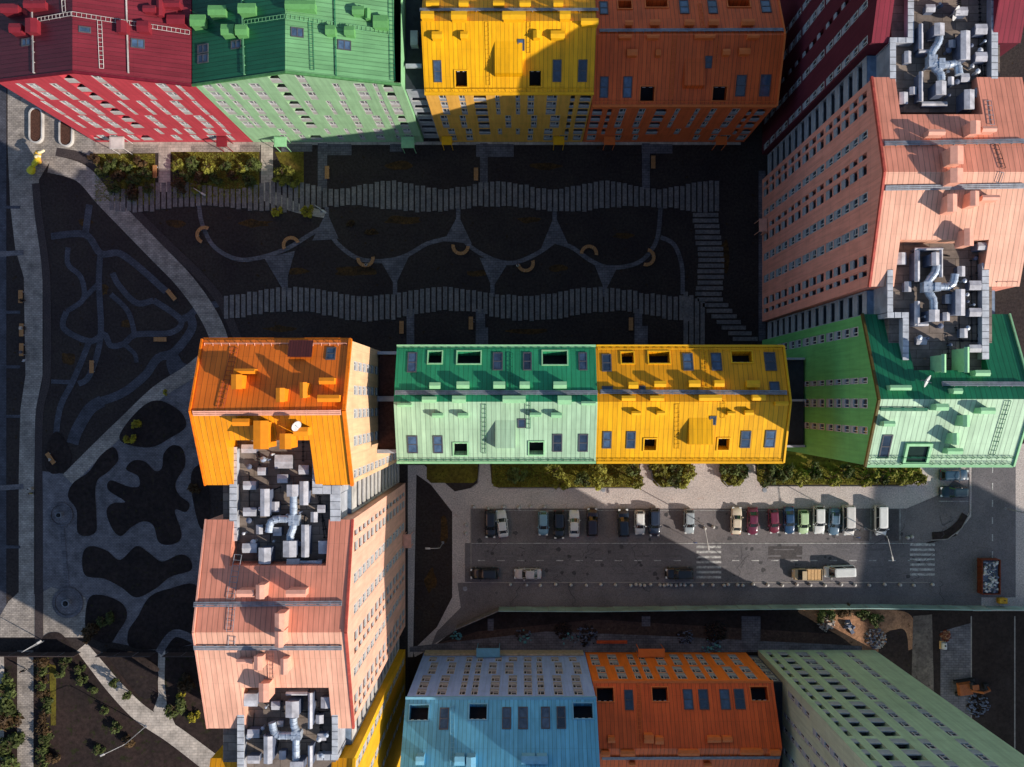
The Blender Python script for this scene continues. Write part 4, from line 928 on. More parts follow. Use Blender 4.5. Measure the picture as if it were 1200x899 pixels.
PAVED = paver('dark_slabs', C(116, 112, 116), C(98, 96, 102), .8, .4, .03)
TILE = paver('plaza_tiles', C(132, 126, 128), C(114, 110, 114), .5, .25, .03)
FAINT = paver('maze_tiles', C(90, 90, 98), C(78, 78, 86), .5, .25, .03)
CYC = ground_mat('cycle_track_asphalt', C(78, 68, 66), C(70, 62, 62), .4, 5)
ASPH = ground_mat('asphalt', C(122, 116, 117), C(102, 98, 100), .16, 7.0, .85, C(92, 88, 90), .62)
ASPHL = ground_mat('worn_asphalt', C(128, 120, 119), C(108, 102, 102), .16, 7.0, .85, C(94, 89, 90), .62)
PINKP = ground_mat('pinkish_forecourt', C(206, 192, 184), C(184, 172, 166), .12, 5, .85, C(184, 164, 154), .6)
KERB = plain('kerb_stone', C(150, 142, 136), .8)
LINE = ground_mat('road_paint', (.6, .58, .55), (.3, .29, .28), 1.5, 5, .7, (.14, .135, .13), .58)

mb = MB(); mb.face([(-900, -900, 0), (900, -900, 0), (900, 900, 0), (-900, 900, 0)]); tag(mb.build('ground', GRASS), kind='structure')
Zs = .02
# ---- west side
poly('path', [(9, 60), (18, 100), (40, 112), (90, 130), (160, 166), (305, 166), (305, 178), (130, 180), (108, 186), (80, 178), (62, 184), (46, 210), (43, 240), (47, 290), (50, 330), (50, 440), (42, 480), (40, 560), (40, 700), (45, 747), (22, 747), (22, 560), (24, 480), (30, 440), (28, 325), (18, 292), (12, 240), (9, 170)], Zs, PAVE)
ribbon('cycle_track', [(42, 215), (45, 250), (52, 300), (55, 340), (55, 440), (46, 490), (46, 620), (46, 745)], 9, 2 * Zs, CYC)
ribbon('path', [(58, 192), (95, 203), (122, 232), (150, 261), (185, 297), (215, 328), (240, 362), (256, 395), (262, 430)], 21, 3 * Zs, PAVE)
ribbon('cycle_track', [(66, 178), (100, 186), (126, 212), (160, 250), (200, 290), (235, 324), (260, 355), (279, 398)], 10, 2 * Zs, CYC)
ribbon('path', [(250, 412), (222, 436), (185, 460), (148, 495), (115, 527), (80, 562)], 17, 3 * Zs, PAVE)
poly('plaza', [(50, 552), (82, 556), (100, 540), (150, 493), (185, 462), (200, 455), (225, 440), (238, 470), (240, 560), (240, 640), (235, 700), (235, 755), (180, 762), (128, 752), (100, 747), (50, 747)], Zs, TILE)
poly('plaza', [(0, 722), (10, 705), (22, 694), (45, 697), (60, 688), (100, 700), (112, 747), (0, 747)], 2 * Zs, PAVE)  # sunlit corner of the plaza, its light painted as paler paving
ribbon('cycle_track', [(46, 690), (46, 760)], 10, 4 * Zs, CYC, False)
ribbon('path', [(3, 60), (3, 745)], 9, Zs, FAINT, False)
for y in (298, 572): ribbon('path', [(0, y), (28, y - 2)], 6, 3 * Zs, TILE, False)
for y in (243, 366, 430, 488, 641): ribbon('path', [(5, y), (24, y)], 3.5, 3 * Zs, FAINT, False)
beds = [
 [(140, 512), (152, 492), (172, 473), (190, 470), (212, 483), (218, 500), (200, 513), (178, 524), (150, 521)],
 [(133, 524), (139, 538), (128, 552), (113, 566), (113, 600), (113, 622), (102, 628), (91, 623), (90, 598), (80, 582), (86, 566), (104, 553), (118, 534)],
 [(192, 532), (202, 522), (214, 526), (217, 545), (206, 566), (210, 580), (222, 590), (218, 600), (205, 598), (213, 626), (205, 637), (187, 636), (180, 616), (168, 611), (154, 618), (142, 628), (132, 620), (125, 600), (132, 590), (147, 588), (127, 574), (130, 563), (150, 570), (163, 570), (162, 558), (148, 550), (156, 540), (170, 541), (182, 552), (190, 548)],
 [(97, 650), (106, 640), (125, 645), (141, 656), (160, 640), (175, 648), (190, 658), (210, 650), (222, 654), (224, 668), (200, 676), (182, 690), (160, 700), (142, 688), (122, 678), (100, 674)],
 [(104, 702), (118, 697), (142, 706), (149, 722), (138, 742), (128, 754), (108, 748), (100, 732)],
 [(162, 722), (175, 700), (198, 690), (232, 688), (232, 750), (160, 760), (150, 742)],
 [(225, 553), (240, 548), (246, 600), (236, 620), (226, 585)],
 [(56, 520), (68, 506), (84, 532), (78, 550), (62, 555), (53, 545)]]
for bd in beds: poly('planting_bed', bd, 4 * Zs, BED, True)
poly('planting_bed', [(48, 764), (50, 748), (60, 741), (74, 744), (84, 764)], 5 * Zs, BED, True)
ribbon('path', [(186, 765), (205, 742), (232, 752)], 9, 4.5 * Zs, PAVED)
# maze of paths in the shaded lawn
for pts, w in [([(60, 277), (100, 275), (118, 297), (140, 297), (165, 315), (195, 342)], 8), ([(118, 297), (116, 330), (118, 395), (105, 440), (92, 450)], 7), ([(80, 290), (80, 310), (95, 325), (98, 350), (78, 365)], 6), ([(78, 365), (75, 385), (105, 400), (122, 392), (130, 405), (145, 403), (160, 392), (200, 390), (212, 375), (180, 352)], 7), ([(130, 345), (150, 365), (158, 392)], 6), ([(180, 352), (160, 355), (140, 335), (132, 320)], 7), ([(98, 350), (118, 330)], 6), ([(105, 400), (95, 425), (85, 448), (70, 480), (64, 530)], 7), ([(212, 375), (222, 370), (232, 362), (256, 356)], 8), ([(222, 368), (225, 385), (205, 412), (185, 420), (170, 440), (145, 460), (120, 470)], 10), ([(145, 403), (158, 415), (160, 425)], 5), ([(85, 448), (60, 447)], 5), ([(120, 470), (105, 480), (90, 505), (85, 520)], 14), ([(105, 240), (100, 275)], 8)]:
    ribbon('path', pts, w, Zs * 1.5, FAINT)
poly('path', [(205, 412), (215, 425), (225, 430), (205, 445), (195, 425)], Zs * 2, FAINT, True)
# round play platforms
def carousel(px, py, r, label):
    c = P(px, py); t = empty('play_platform', (c.x, c.y, 0)); tag(t, label, 'play platform')
    def ring(r0, r1, z0, z1, nm, mat, n=40):
        mb = MB()
        for j in range(n):
            a, b_ = 2 * math.pi * j / n, 2 * math.pi * (j + 1) / n
            q = lambda rr, an, z: (math.cos(an) * rr, math.sin(an) * rr, z)
            mb.face([q(r0, a, z1), q(r1, a, z1), q(r1, b_, z1), q(r0, b_, z1)]); mb.face([q(r1, a, z0), q(r1, b_, z0), q(r1, b_, z1), q(r1, a, z1)])
            if r0 > 0: mb.face([q(r0, b_, z0), q(r0, a, z0), q(r0, a, z1), q(r0, b_, z1)])
        mb.build(nm, mat, t)
    ring(r * .82, r, 0, .25, 'outer_ring', PAVED); ring(0, r * .8, 0, .1, 'deck', TILE); ring(r * .18, r * .24, .1, .9, 'hand_rail', GREYMET, 20)
    mb = MB(); mb.tube([(0, 0, 0), (0, 0, 1.1)], .3, 10); mb.build('post', BLACK, t)
carousel(72, 603, 14 / S0, 'smaller round play platform with a dark ring, deep in the plaza shade')
carousel(80, 706, 18 / S0, 'larger round play platform at the edge of the sunlight on the west plaza')
ribbon('path', [(73, 618), (79, 688)], 5, 4 * Zs, PAVED, False)
# south west
poly('soil', [(-20, 765), (262, 765), (262, 1000), (-20, 1000)], Zs, SOIL)
ribbon('path', [(30, 762), (30, 960)], 19, 3 * Zs, PAVE, False)
ribbon('path', [(1, 765), (1, 960)], 8, 3 * Zs, PAVEL, False)
ribbon('path', [(96, 758), (112, 778), (135, 806), (165, 836), (205, 862), (255, 900)], [15, 24], 3 * Zs, PAVEL)
poly('path', [(180, 832), (186, 815), (185, 790), (186, 762), (194, 762), (193, 800), (196, 828), (206, 850), (190, 856)], 4 * Zs, PAVEL, False)
poly('soil', [(125, 764), (150, 764), (183, 782), (184, 805), (176, 818), (160, 812)], 5 * Zs, BED, True)
poly('soil', [(150, 766), (160, 765), (186, 782), (180, 786)], 6 * Zs, SOIL2, True)
poly('hedge_edging', [(58, 778), (66, 780), (66, 850), (60, 850)], 4 * Zs, GRASSY)
poly('hedge_edging', [(50, 780), (57, 780), (57, 900), (50, 900)], 4 * Zs, BED)
# NW strips of garden in sun
for (a, c) in (((105, 180), (182, 240)), ((200, 178), (304, 238)), ((322, 178), (356, 232))):
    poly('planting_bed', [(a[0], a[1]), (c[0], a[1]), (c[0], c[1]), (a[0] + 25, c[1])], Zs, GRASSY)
for x0, y0, x1, y1 in ((112, 166, 868, 170), (138, 169, 156, 177), (185, 169, 224, 178), (330, 169, 366, 178), (376, 169, 412, 182), (457, 169, 472, 178), (558, 169, 602, 184), (752, 169, 788, 180), (262, 169, 281, 178)):
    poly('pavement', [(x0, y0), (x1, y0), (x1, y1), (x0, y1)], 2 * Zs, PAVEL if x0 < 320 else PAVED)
for x, w, y1 in ((193, 14, 225), (313, 14, 226), (378, 11, 224), (567, 9, 222), (757, 9, 222)): ribbon('path', [(x, 168), (x, y1)], w, 3 * Zs, PAVEL if x < 320 else PAVED, False)
ribbon('path', [(306, 226), (330, 236), (352, 245), (384, 252)], [16, 8], 1.5 * Zs, PAVEL)
for x, w, y1 in ((481, 9, 412), (563, 11, 412), (748, 9, 408)): ribbon('path', [(x, 362), (x, y1)], w, 3 * Zs, PAVED, False)
poly('path', [(560, 384), (572, 384), (572, 412), (560, 412)], 3.5 * Zs, PAVED); poly('path', [(748, 382), (759, 382), (759, 410), (748, 410)], 3.5 * Zs, PAVED)
# boardwalks of separate concrete planks
PLANK = ground_mat('concrete_planks', C(136, 128, 124), C(112, 108, 108), .5, 3, .85)
mb = MB(); x = 128
while x < 842:
    yt = 217 + 4.5 * math.sin(x / 20.0 + .8) + random.uniform(-1, 1); yb = 244.5 + 3.5 * math.sin(x / 27.0 + 2.2) + random.uniform(-1, 1.5)
    if x < 160: yt += (160 - x) * .06
    a, c = g2((x + .8, yt), 0), g2((x + 5.7, yb), 0); mb.box(((a.x + c.x) / 2, (a.y + c.y) / 2, .05), (c.x - a.x, a.y - c.y, .14 + random.uniform(0, .02))); x += 6.75
x = 262
while x < 808:
    yt = 342 + 5 * math.sin((x - 455) * 2 * math.pi / 180 + 2.5) + random.uniform(-1, 1); yb = 370 + 6 * math.sin((x - 455) * 2 * math.pi / 190 + 2.4) + random.uniform(-1, 1.5)
    a, c = g2((x + .8, yt), 0), g2((x + 5.6, yb), 0); mb.box(((a.x + c.x) / 2, (a.y + c.y) / 2, .05), (c.x - a.x, a.y - c.y, .14 + random.uniform(0, .02))); x += 6.75
y = 249
while y < 398:
    k = 3 * math.sin(y / 22.0); s_ = max(0, y - 345) * .95
    a, c = g2((815 + k + s_ + random.uniform(-1, 1), y + .8), 0), g2((845 + k + s_ * .95 + random.uniform(-1, 1), y + 5.4), 0); mb.box(((a.x + c.x) / 2, (a.y + c.y) / 2, .05), (c.x - a.x, a.y - c.y, .14)); y += 6.6
for k in range(4):
    a, c = g2((801 + k * 6.6, 342 + k * 4), 0), g2((806 + k * 6.6, 405), 0); mb.box(((a.x + c.x) / 2, (a.y + c.y) / 2, .05), (c.x - a.x, a.y - c.y, .14))
tag(mb.build('boardwalk', PLANK), kind='structure')
ribbon('path', [(893, 200), (893, 400)], 8, Zs, PAVED, False)
# courtyard net of paths
for pts in [[(233, 238), (237, 262), (250, 288), (275, 303), (300, 303), (335, 292), (365, 274), (383, 264)], [(383, 264), (395, 285), (420, 303), (450, 306), (475, 300), (500, 286), (522, 280), (538, 276)], [(538, 276), (555, 292), (580, 305), (602, 308), (628, 298), (650, 283)], [(650, 283), (670, 290), (690, 304), (710, 313), (735, 312), (755, 303), (770, 280), (774, 243)], [(774, 278), (790, 287), (799, 312), (800, 345)], [(383, 243), (383, 268)], [(335, 298), (335, 348)], [(463, 302), (463, 346)], [(537, 243), (537, 275)], [(577, 305), (577, 348)], [(650, 243), (650, 280)], [(709, 312), (709, 348)]]:
    ribbon('path', pts, 5, 2 * Zs, PAVED)
for tr in [[(383, 248), (397, 280), (383, 281), (366, 282)], [(537, 252), (553, 286), (537, 284), (520, 283)], [(650, 252), (668, 291), (650, 285), (632, 296)], [(335, 345), (310, 303), (346, 294), (337, 325)], [(463, 335), (445, 304), (480, 299)], [(577, 338), (562, 302), (596, 307)], [(709, 342), (697, 311), (724, 312)]]:
    poly('path', tr, 2.5 * Zs, PAVED)

# ---- south: forecourt, parking, road
poly('forecourt', [(480, 545), (497, 545), (533, 576), (552, 572), (560, 566), (562, 540), (574, 540), (576, 566), (584, 572), (743, 572), (750, 566), (750, 520), (763, 520), (763, 552), (772, 570), (800, 571), (809, 560), (811, 520), (843, 520), (843, 553), (852, 571), (866, 568), (873, 555), (873, 520), (885, 520), (885, 555), (895, 570), (1062, 569), (1074, 560), (1076, 520), (1260, 520), (1260, 716), (1140, 716), (1140, 640), (1085, 600), (552, 600), (552, 700), (545, 728), (505, 760), (486, 770), (484, 762), (512, 735), (530, 700), (530, 600), (505, 568), (488, 556), (484, 770), (478, 770), (478, 545)], Zs, PINKP)
poly('parking', [(552, 596), (1062, 596), (1100, 580), (1136, 545), (1136, 600), (1118, 625), (1085, 636), (552, 636)], 2 * Zs, ASPHL)
poly('road', [(545, 636.5), (1090, 636.5), (1120, 628), (1138, 605), (1140, 500), (1190, 500), (1190, 700), (1110, 700), (545, 682)], 3 * Zs, ASPH)
poly('road', [(545, 636.5), (1110, 636.5), (1110, 682), (545, 682)], 4 * Zs, ASPH)
poly('pavement', [(536, 683), (1150, 683), (1150, 712), (585, 712), (535, 738), (505, 757), (512, 740), (540, 712)], 2 * Zs, ASPHL)
ribbon('planting_bed', [(1092, 628), (1108, 626), (1123, 615), (1131, 603)], 9, 5 * Zs, BED)
def kerb(pts, h=.12):
    mb = MB(); v = [g2(p, 0) for p in pts]
    for a, b_ in zip(v, v[1:]):
        t = (b_ - a).normalized(); mb.box(((a.x + b_.x) / 2, (a.y + b_.y) / 2, h / 2), ((b_ - a).length, .15, h), 0, rz=math.atan2(t.y, t.x))
    tag(mb.build('kerb', KERB), kind='structure')
kerb([(552, 682.5), (1090, 682.5)]); kerb([(584, 572), (743, 572)]); kerb([(895, 570), (1062, 570)]); kerb([(552, 596), (552, 680)])
kerb([(1091, 633), (1110, 632), (1126, 620), (1136, 602), (1136, 556)]); kerb([(562, 545), (560, 566), (552, 572)]); kerb([(763, 545), (764, 560), (774, 571), (800, 571), (810, 560), (811, 545)]); kerb([(843, 545), (845, 560), (853, 570), (866, 568), (873, 556), (873, 545)])
lines = MB()
def rect(m, x0, y0, x1, y1, z): a, c = g2((x0, y0), z), g2((x1, y1), z); m.face([(a.x, c.y, z), (c.x, c.y, z), (c.x, a.y, z), (a.x, a.y, z)])
for i in range(24):
    x = 560 + i * 22.9
    if not (808 < x < 850): rect(lines, x, 656.3, x + 8.5, 657.4, 5 * Zs)
for i in range(7):
    rect(lines, 816, 639.5 + i * 5.9, 845, 642.3 + i * 5.9, 5 * Zs); rect(lines, 1066, 637 + i * 5.8, 1095, 639.6 + i * 5.8, 5 * Zs)
for i in range(6): rect(lines, 1162, 546 + i * 20, 1163.3, 554 + i * 20, 5 * Zs)
rect(lines, 552, 636.2, 1085, 637, 5 * Zs); rect(lines, 575, 598, 1000, 598.5, 4 * Zs)
for x in (1054.2, 1020): rect(lines, x, 596, x + .6, 632, 4 * Zs)
rect(lines, 1100, 587, 1136, 587.7, 4 * Zs)
tag(lines.build('road_marking', LINE), kind='structure')
# tyre tracks, oil spots and cracks
random.seed(21); tm = MB(); om = MB(); cm = MB()
for y0, x0, x1 in ((643, 560, 1100), (650.5, 560, 1120), (663, 560, 1080), (671, 560, 1080)):
    x = x0
    while x < x1:
        L_ = random.uniform(18, 60); rect(tm, x, y0 + random.uniform(-.4, .4), min(x + L_, x1), y0 + 1.8 + random.uniform(-.3, .6), 4.7 * Zs); x += L_ + random.uniform(0, 30)
for i in range(70):
    p = P(random.uniform(560, 1080), random.choice((random.uniform(600, 634), random.uniform(638, 680)))); r_ = random.uniform(.1, .45); n = 9; z = (3.5 if p.y > -23.4 else 4.76) * Zs + i * .00005
    om.face([(p.x + math.cos(6.2832 * k / n) * r_ * random.uniform(.6, 1.2), p.y + math.sin(6.2832 * k / n) * r_ * random.uniform(.6, 1.2), z) for k in range(n)])
for i in range(26):
    x, y = random.uniform(560, 1120), random.uniform(600, 708); pts = [(x, y)]
    for k in range(6): x += random.uniform(-6, 6); y += random.uniform(2, 6) * (1 if i % 2 else .4); pts.append((x, min(y, 709)))
    ribbon('c', pts, .55, 5.1 * Zs, None, False, cm)
TY = plain('rubbed_asphalt', C(108, 103, 104), .7, nz=.3, sc_=.8); OL = plain('oil_stain', C(72, 69, 70), .6, nz=.4)
tag(tm.build('tyre_track', TY), kind='structure'); tag(om.build('oil_stain', OL), kind='structure'); tag(cm.build('asphalt_crack', OL), kind='structure')
# patches and stains on the asphalt
for (x0, y0, x1, y1) in ((1037, 597, 1053, 634), (1000, 622, 1018, 634), (900, 640, 940, 655), (640, 600, 655, 632)):
    m2 = MB(); rect(m2, x0, y0, x1, y1, 3.4 * Zs if y1 < 636 else 4.5 * Zs); tag(m2.build('asphalt_patch', ground_mat('patch_asphalt', C(92, 86, 86), C(80, 76, 76), .3, 5)), kind='structure')
# grass strip under the central row
for (a, c) in (((500, 545), (560, 566)), ((576, 540), (749, 571)), ((765, 540), (809, 570)), ((845, 540), (872, 569)), ((887, 540), (1074, 568))):
    poly('planting_bed', [(a[0], 520), (c[0], 520), (c[0], c[1] - 5), (c[0] - 5, c[1]), (a[0] + 5, c[1]), (a[0], c[1] - 5)], 1.5 * Zs, GRASSY)
# building site
poly('soil', [(585, 713), (1300, 713), (1300, 1000), (478, 1000), (478, 770), (505, 760), (540, 740)], .5 * Zs, SOILD)
poly('soil', [(940, 714), (1030, 714), (1068, 722), (1070, 760), (1012, 762), (985, 746), (950, 726)], 1.2 * Zs, SOIL2, True)
poly('soil', [(700, 726), (1010, 745), (1015, 762), (480, 764), (560, 740)], Zs, ground_mat('trampled_clay', C(84, 66, 58), C(66, 54, 50), .2, 1.8, .95, C(104, 86, 76), .62, .06))
poly('site_road', [(1070, 722), (1092, 720), (1096, 880), (1078, 880), (1068, 800)], 2 * Zs, ground_mat('pale_rubble_track', C(118, 108, 100), C(90, 82, 78), .3, 1.4, .95, C(70, 60, 56), .6))
poly('site_road', [(1102, 740), (1138, 730), (1138, 960), (1102, 960)], 2 * Zs, PAVED)
for x in (1138, 1189): ribbon('site_drain', [(x, 722), (x, 960)], 1.4, 2.5 * Zs, KERB, False)
poly('soil', [(1036, 745), (1048, 738), (1062, 742), (1068, 790), (1090, 850), (1050, 850), (1030, 770)], 1.6 * Zs, BED, True)
poly('pavement', [(640, 740), (770, 745), (1010, 757), (1010, 762), (890, 764), (480, 764), (480, 758)], 2 * Zs, PAVED)
for x, y, w, h in ((757, 722, 10, 12), (880, 722, 22, 40), (575, 725, 7, 14)): poly('slab', [(x - w / 2, y), (x + w / 2, y), (x + w / 2, y + h), (x - w / 2, y + h)], 2.6 * Zs, PAVED)

LITT = ground_mat('leaf_litter', C(92, 66, 36), C(60, 46, 32), .8, 2.5, .95, C(50, 44, 38), .55)
random.seed(31)
for (x, y, rx, ry) in ((300, 262, 22, 5), (420, 318, 30, 6), (345, 318, 18, 5), (436, 272, 10, 4), (470, 258, 26, 5), (620, 258, 16, 4), (655, 314, 12, 5), (730, 276, 14, 4), (560, 320, 20, 4), (205, 262, 14, 5), (330, 385, 20, 4), (620, 388, 26, 4), (850, 300, 6, 20), (100, 260, 10, 5), (120, 340, 9, 8), (80, 420, 8, 9), (150, 380, 9, 6), (340, 190, 8, 6), (470, 195, 18, 6), (640, 195, 20, 5), (520, 620, 5, 18), (505, 680, 7, 14)):
    poly('leaf_litter', [(x + math.cos(6.2832 * k / 10) * rx * random.uniform(.6, 1.15), y + math.sin(6.2832 * k / 10) * ry * random.uniform(.6, 1.15)) for k in range(10)], .5 * Zs, LITT, True)

# =================================================================== VEGETATION
LEAF = [leafmat('leaves_olive', C(120, 118, 46)), leafmat('leaves_dark', C(70, 78, 38)), leafmat('leaves_yellow', C(146, 134, 38)), leafmat('leaves_brown', C(74, 56, 34))]
BARK = plain('bark', C(82, 64, 50), .9)
def crown_mesh(seed, n=520, rx=1.0, rz=.8, leaf=.17, holes=6):
    rnd = random.Random(seed); mb = MB(); cl = []
    for i in range(11):
        a = rnd.uniform(0, 6.28); r = rnd.uniform(.15, .75) ** .8
        cl.append((Vector((math.cos(a) * r * rx, math.sin(a) * r * rx, rnd.uniform(-.4, .55) * rz)), rnd.uniform(.28, .5)))
    for i in range(n):
        c, rr = rnd.choice(cl); d_ = Vector((rnd.gauss(0, 1), rnd.gauss(0, 1), rnd.gauss(0, 1))).normalized() * rr * rnd.uniform(.5, 1.08)
        p = c + d_; nrm = (d_ + Vector((rnd.uniform(-.6, .6), rnd.uniform(-.6, .6), rnd.uniform(0, .9)))).normalized()
        u = nrm.cross(Vector((rnd.uniform(-1, 1), rnd.uniform(-1, 1), .3))).normalized(); v = nrm.cross(u); s_ = leaf * rnd.uniform(.6, 1.4)
        mb.face([p - u * s_, p - v * s_ * .55, p + u * s_, p + v * s_ * .55])
    return mb
CR = []
for k in range(4):
    o = crown_mesh(40 + k).build('crown', LEAF[0]); CR.append(o.data); bpy.data.objects.remove(o)
CRS = []
for me in CR:
    CRS.append([me]); 
    for L_ in LEAF[1:]:
        m2 = me.copy(); m2.materials[0] = L_; CRS[-1].append(m2)
def trunk_mesh(seed):
    rnd = random.Random(seed); mb = MB(); mb.tube([(0, 0, 0), (.03, 0, .9), (0, .04, 1.6), (.04, 0, 2.3)], [.11, .085, .065, .03], 7)
    for k in range(5):
        a = k * 1.26 + rnd.uniform(-.3, .3); mb.tube([(0, 0, 1.1 + k * .18), (math.cos(a) * .35, math.sin(a) * .35, 1.6 + k * .16), (math.cos(a) * .7, math.sin(a) * .7, 1.95 + k * .14)], [.05, .035, .015], 5)
    o = mb.build('trunk', BARK); me = o.data; bpy.data.objects.remove(o); return me
TR = [trunk_mesh(k) for k in range(3)]
def tree(px, py, r, h, leaf, label, group=None, name='young_tree'):
    c = P(px, py); t = empty(name, (c.x, c.y, 0), random.uniform(0, 6.28)); tag(t, label, 'tree' if name.endswith('tree') else 'shrub', group)
    v = random.randrange(4)
    cw = inst('crown', CRS[v][leaf], t, (0, 0, h * .66 if name.endswith('tree') else r * .55)); cw.scale = (r, r, (h * .42) if name.endswith('tree') else r * .8)
    tk = inst('trunk' if name.endswith('tree') else 'stems', TR[v % 3], t); s_ = (h / 2.6) if name.endswith('tree') else r * .6; tk.scale = (s_, s_, s_)
    return t
# shrubs in front of the crimson block, mint block
random.seed(3)
spots = [(112, 188), (122, 200), (132, 192), (140, 208), (150, 196), (158, 212), (167, 190), (172, 206), (136, 222), (156, 226), (176, 222)]
for i, (x, y) in enumerate(spots): tree(x, y, random.uniform(.9, 1.35), random.uniform(1.8, 3), 1 if i % 3 else 3, 'dark olive shrub in the sunny bed left of the slab path', 'shrubs in the bed left of the slab path', 'garden_shrub')
spots = [(210, 195), (219, 206), (228, 194), (238, 208), (247, 198), (256, 210), (265, 196), (274, 206), (284, 198), (292, 212), (298, 196), (212, 218), (232, 222)]
for i, (x, y) in enumerate(spots): tree(x, y, random.uniform(.9, 1.4), random.uniform(1.8, 3), (0, 1, 1, 3)[i % 4], 'olive shrub in the sunny bed between the two slab paths by the crimson block', 'shrubs in the bed between the slab paths', 'garden_shrub')
for x, y, r in ((334, 205, 1.6), (344, 213, 1.2), (328, 214, 1.0)): tree(x, y, r, 2.8, 0, 'leafy bush in the last patch of sun under the mint block', 'bushes under the mint block', 'leafy_bush')
tree(325, 248, 1.0, 2, 2, 'small yellow green bush south of the boardwalk, left one of two', None, 'yellow_bush')
tree(362, 250, 1.2, 2, 2, 'small yellow green bush south of the boardwalk, nearest the courtyard lamp', None, 'yellow_bush')
tree(411, 263, .7, 1.4, 3, 'small autumn coloured bush right of the courtyard lamp', None, 'autumn_bush'); tree(433, 272, .6, 1, 3, 'tiny rusty bush further right of the courtyard lamp', None, 'autumn_bush')
# tree row between the forecourt and the central row
segs = [(606, 553, 1), (648, 550, 0), (658, 562, 0), (680, 560, 1), (699, 551, 0), (702, 563, 0), (740, 549, 1), (743, 562, 0)]
for x, y, k in segs: tree(x, y, random.uniform(1.2, 1.7), random.uniform(3.4, 4.6), k, 'young tree in the long grass bed left of the first entrance path', 'young trees in the long grass bed left of the first entrance path', 'young_tree')
for x, y in ((770, 550), (777, 560), (788, 563), (799, 562), (805, 552), (790, 550), (772, 542)): tree(x, y, random.uniform(1.1, 1.5), random.uniform(2.4, 3.4), random.choice((0, 0, 1)), 'dense shrub in the rounded bed between the narrow path and the wide driveway', 'shrubs in the rounded bed left of the wide driveway', 'garden_shrub')
for x, y in ((849, 548), (853, 560), (862, 563), (868, 552), (859, 548)): tree(x, y, random.uniform(1.0, 1.4), random.uniform(2.4, 3.2), random.choice((0, 0, 1)), 'dense shrub in the small rounded bed right of the wide driveway', 'shrubs in the small rounded bed right of the wide driveway', 'garden_shrub')
for x, y in ((893, 549), (897, 561), (912, 551), (935, 559), (948, 550), (968, 560), (985, 551), (1004, 561), (1012, 551), (1022, 561), (1034, 553), (1048, 560), (1060, 552), (1067, 560)):
    tree(x, y, random.uniform(1.1, 1.6), random.uniform(3.4, 4.8), random.choice((0, 0, 1)), 'bushy young tree in the long bed behind the row of sunlit parked cars', 'young trees in the bed behind the sunlit cars', 'young_tree')
# west and south west
tree(154, 513, 1.0, 2, 2, 'yellow bush at the left tip of the shaded plaza bed, lower of two', None, 'yellow_bush'); tree(161, 498, .9, 1.8, 2, 'yellow bush in the shaded plaza bed, upper of two', None, 'yellow_bush')
tree(195, 460, .5, 1.4, 2, 'single small yellow shrub beside the shaded diagonal path', None, 'yellow_bush'); tree(229, 572, 1.0, 1.8, 3, 'brownish bush in the narrow bed beside the orange tower', None, 'autumn_bush')
tree(126, 723, 1.4, 2.4, 1, 'dark bush in the rounded bed right of the larger play platform', None, 'garden_shrub'); tree(110, 740, 1.6, 2.4, 3, 'dark brown bush at the lower end of the rounded bed by the fence', None, 'garden_shrub')
tree(228, 837, 1.1, 2.2, 2, 'bright yellow bush beside the pink tower wall', None, 'yellow_bush'); tree(214, 815, .9, 2, 2, 'yellow green shrub between the forked path and the pink tower', None, 'yellow_bush')
tree(208, 825, 1.8, 3, 1, 'wide dark shrub right of the forked path', None, 'garden_shrub'); tree(222, 800, 1.6, 3, 3, 'brown leaved shrub by the fence near the pink tower', None, 'garden_shrub')
random.seed(11)
for i in range(12):
    x, y = random.uniform(6, 20), random.uniform(770, 895); tree(x, y, random.uniform(1.2, 2.2), random.uniform(3, 4.5), random.choice((1, 1, 3)), 'dark shrub in the strip between the two pale paths at the bottom left corner', 'shrubs between the pale paths at the bottom left', 'garden_shrub')
for i in range(14):
    x, y = random.uniform(50, 57), 775 + i * 9; tree(x, y, random.uniform(.9, 1.3), 2.2, random.choice((1, 3)), 'dark hedge shrub along the right side of the pale bottom left path', 'hedge shrubs right of the pale bottom left path', 'garden_shrub')
for i in range(5):
    tree(96 + i * 14 + random.uniform(-2, 2), 792 + i * 19 + random.uniform(-6, 3), random.uniform(.7, 1.2), 1.8, random.choice((1, 3)), 'low brown green shrub along the lower edge of the diagonal path', 'low shrubs below the diagonal path', 'garden_shrub')
for x, y in ((80, 775), (95, 782), (72, 788), (65, 885), (118, 876)): tree(x, y, random.uniform(.8, 1.3), 2, random.choice((1, 3)), 'scattered wild shrub on the bare brown plot at the bottom left', 'wild shrubs on the bare brown plot', 'garden_shrub')
for x, y in ((140, 797), (154, 812)):
    tree(x, y, .8, 2.6, 1, 'dark little tree standing on the pale diagonal path, ' + ('upper one' if x < 150 else 'lower one'), None, 'young_tree')
for x, y in ((966, 722), (1010, 720), (1024, 726), (990, 716)): tree(x, y, random.uniform(.9, 1.5), 1.8, random.choice((1, 3)), 'weedy shrub on the orange sand behind the construction fence', 'weedy shrubs behind the construction fence', 'wild_shrub')
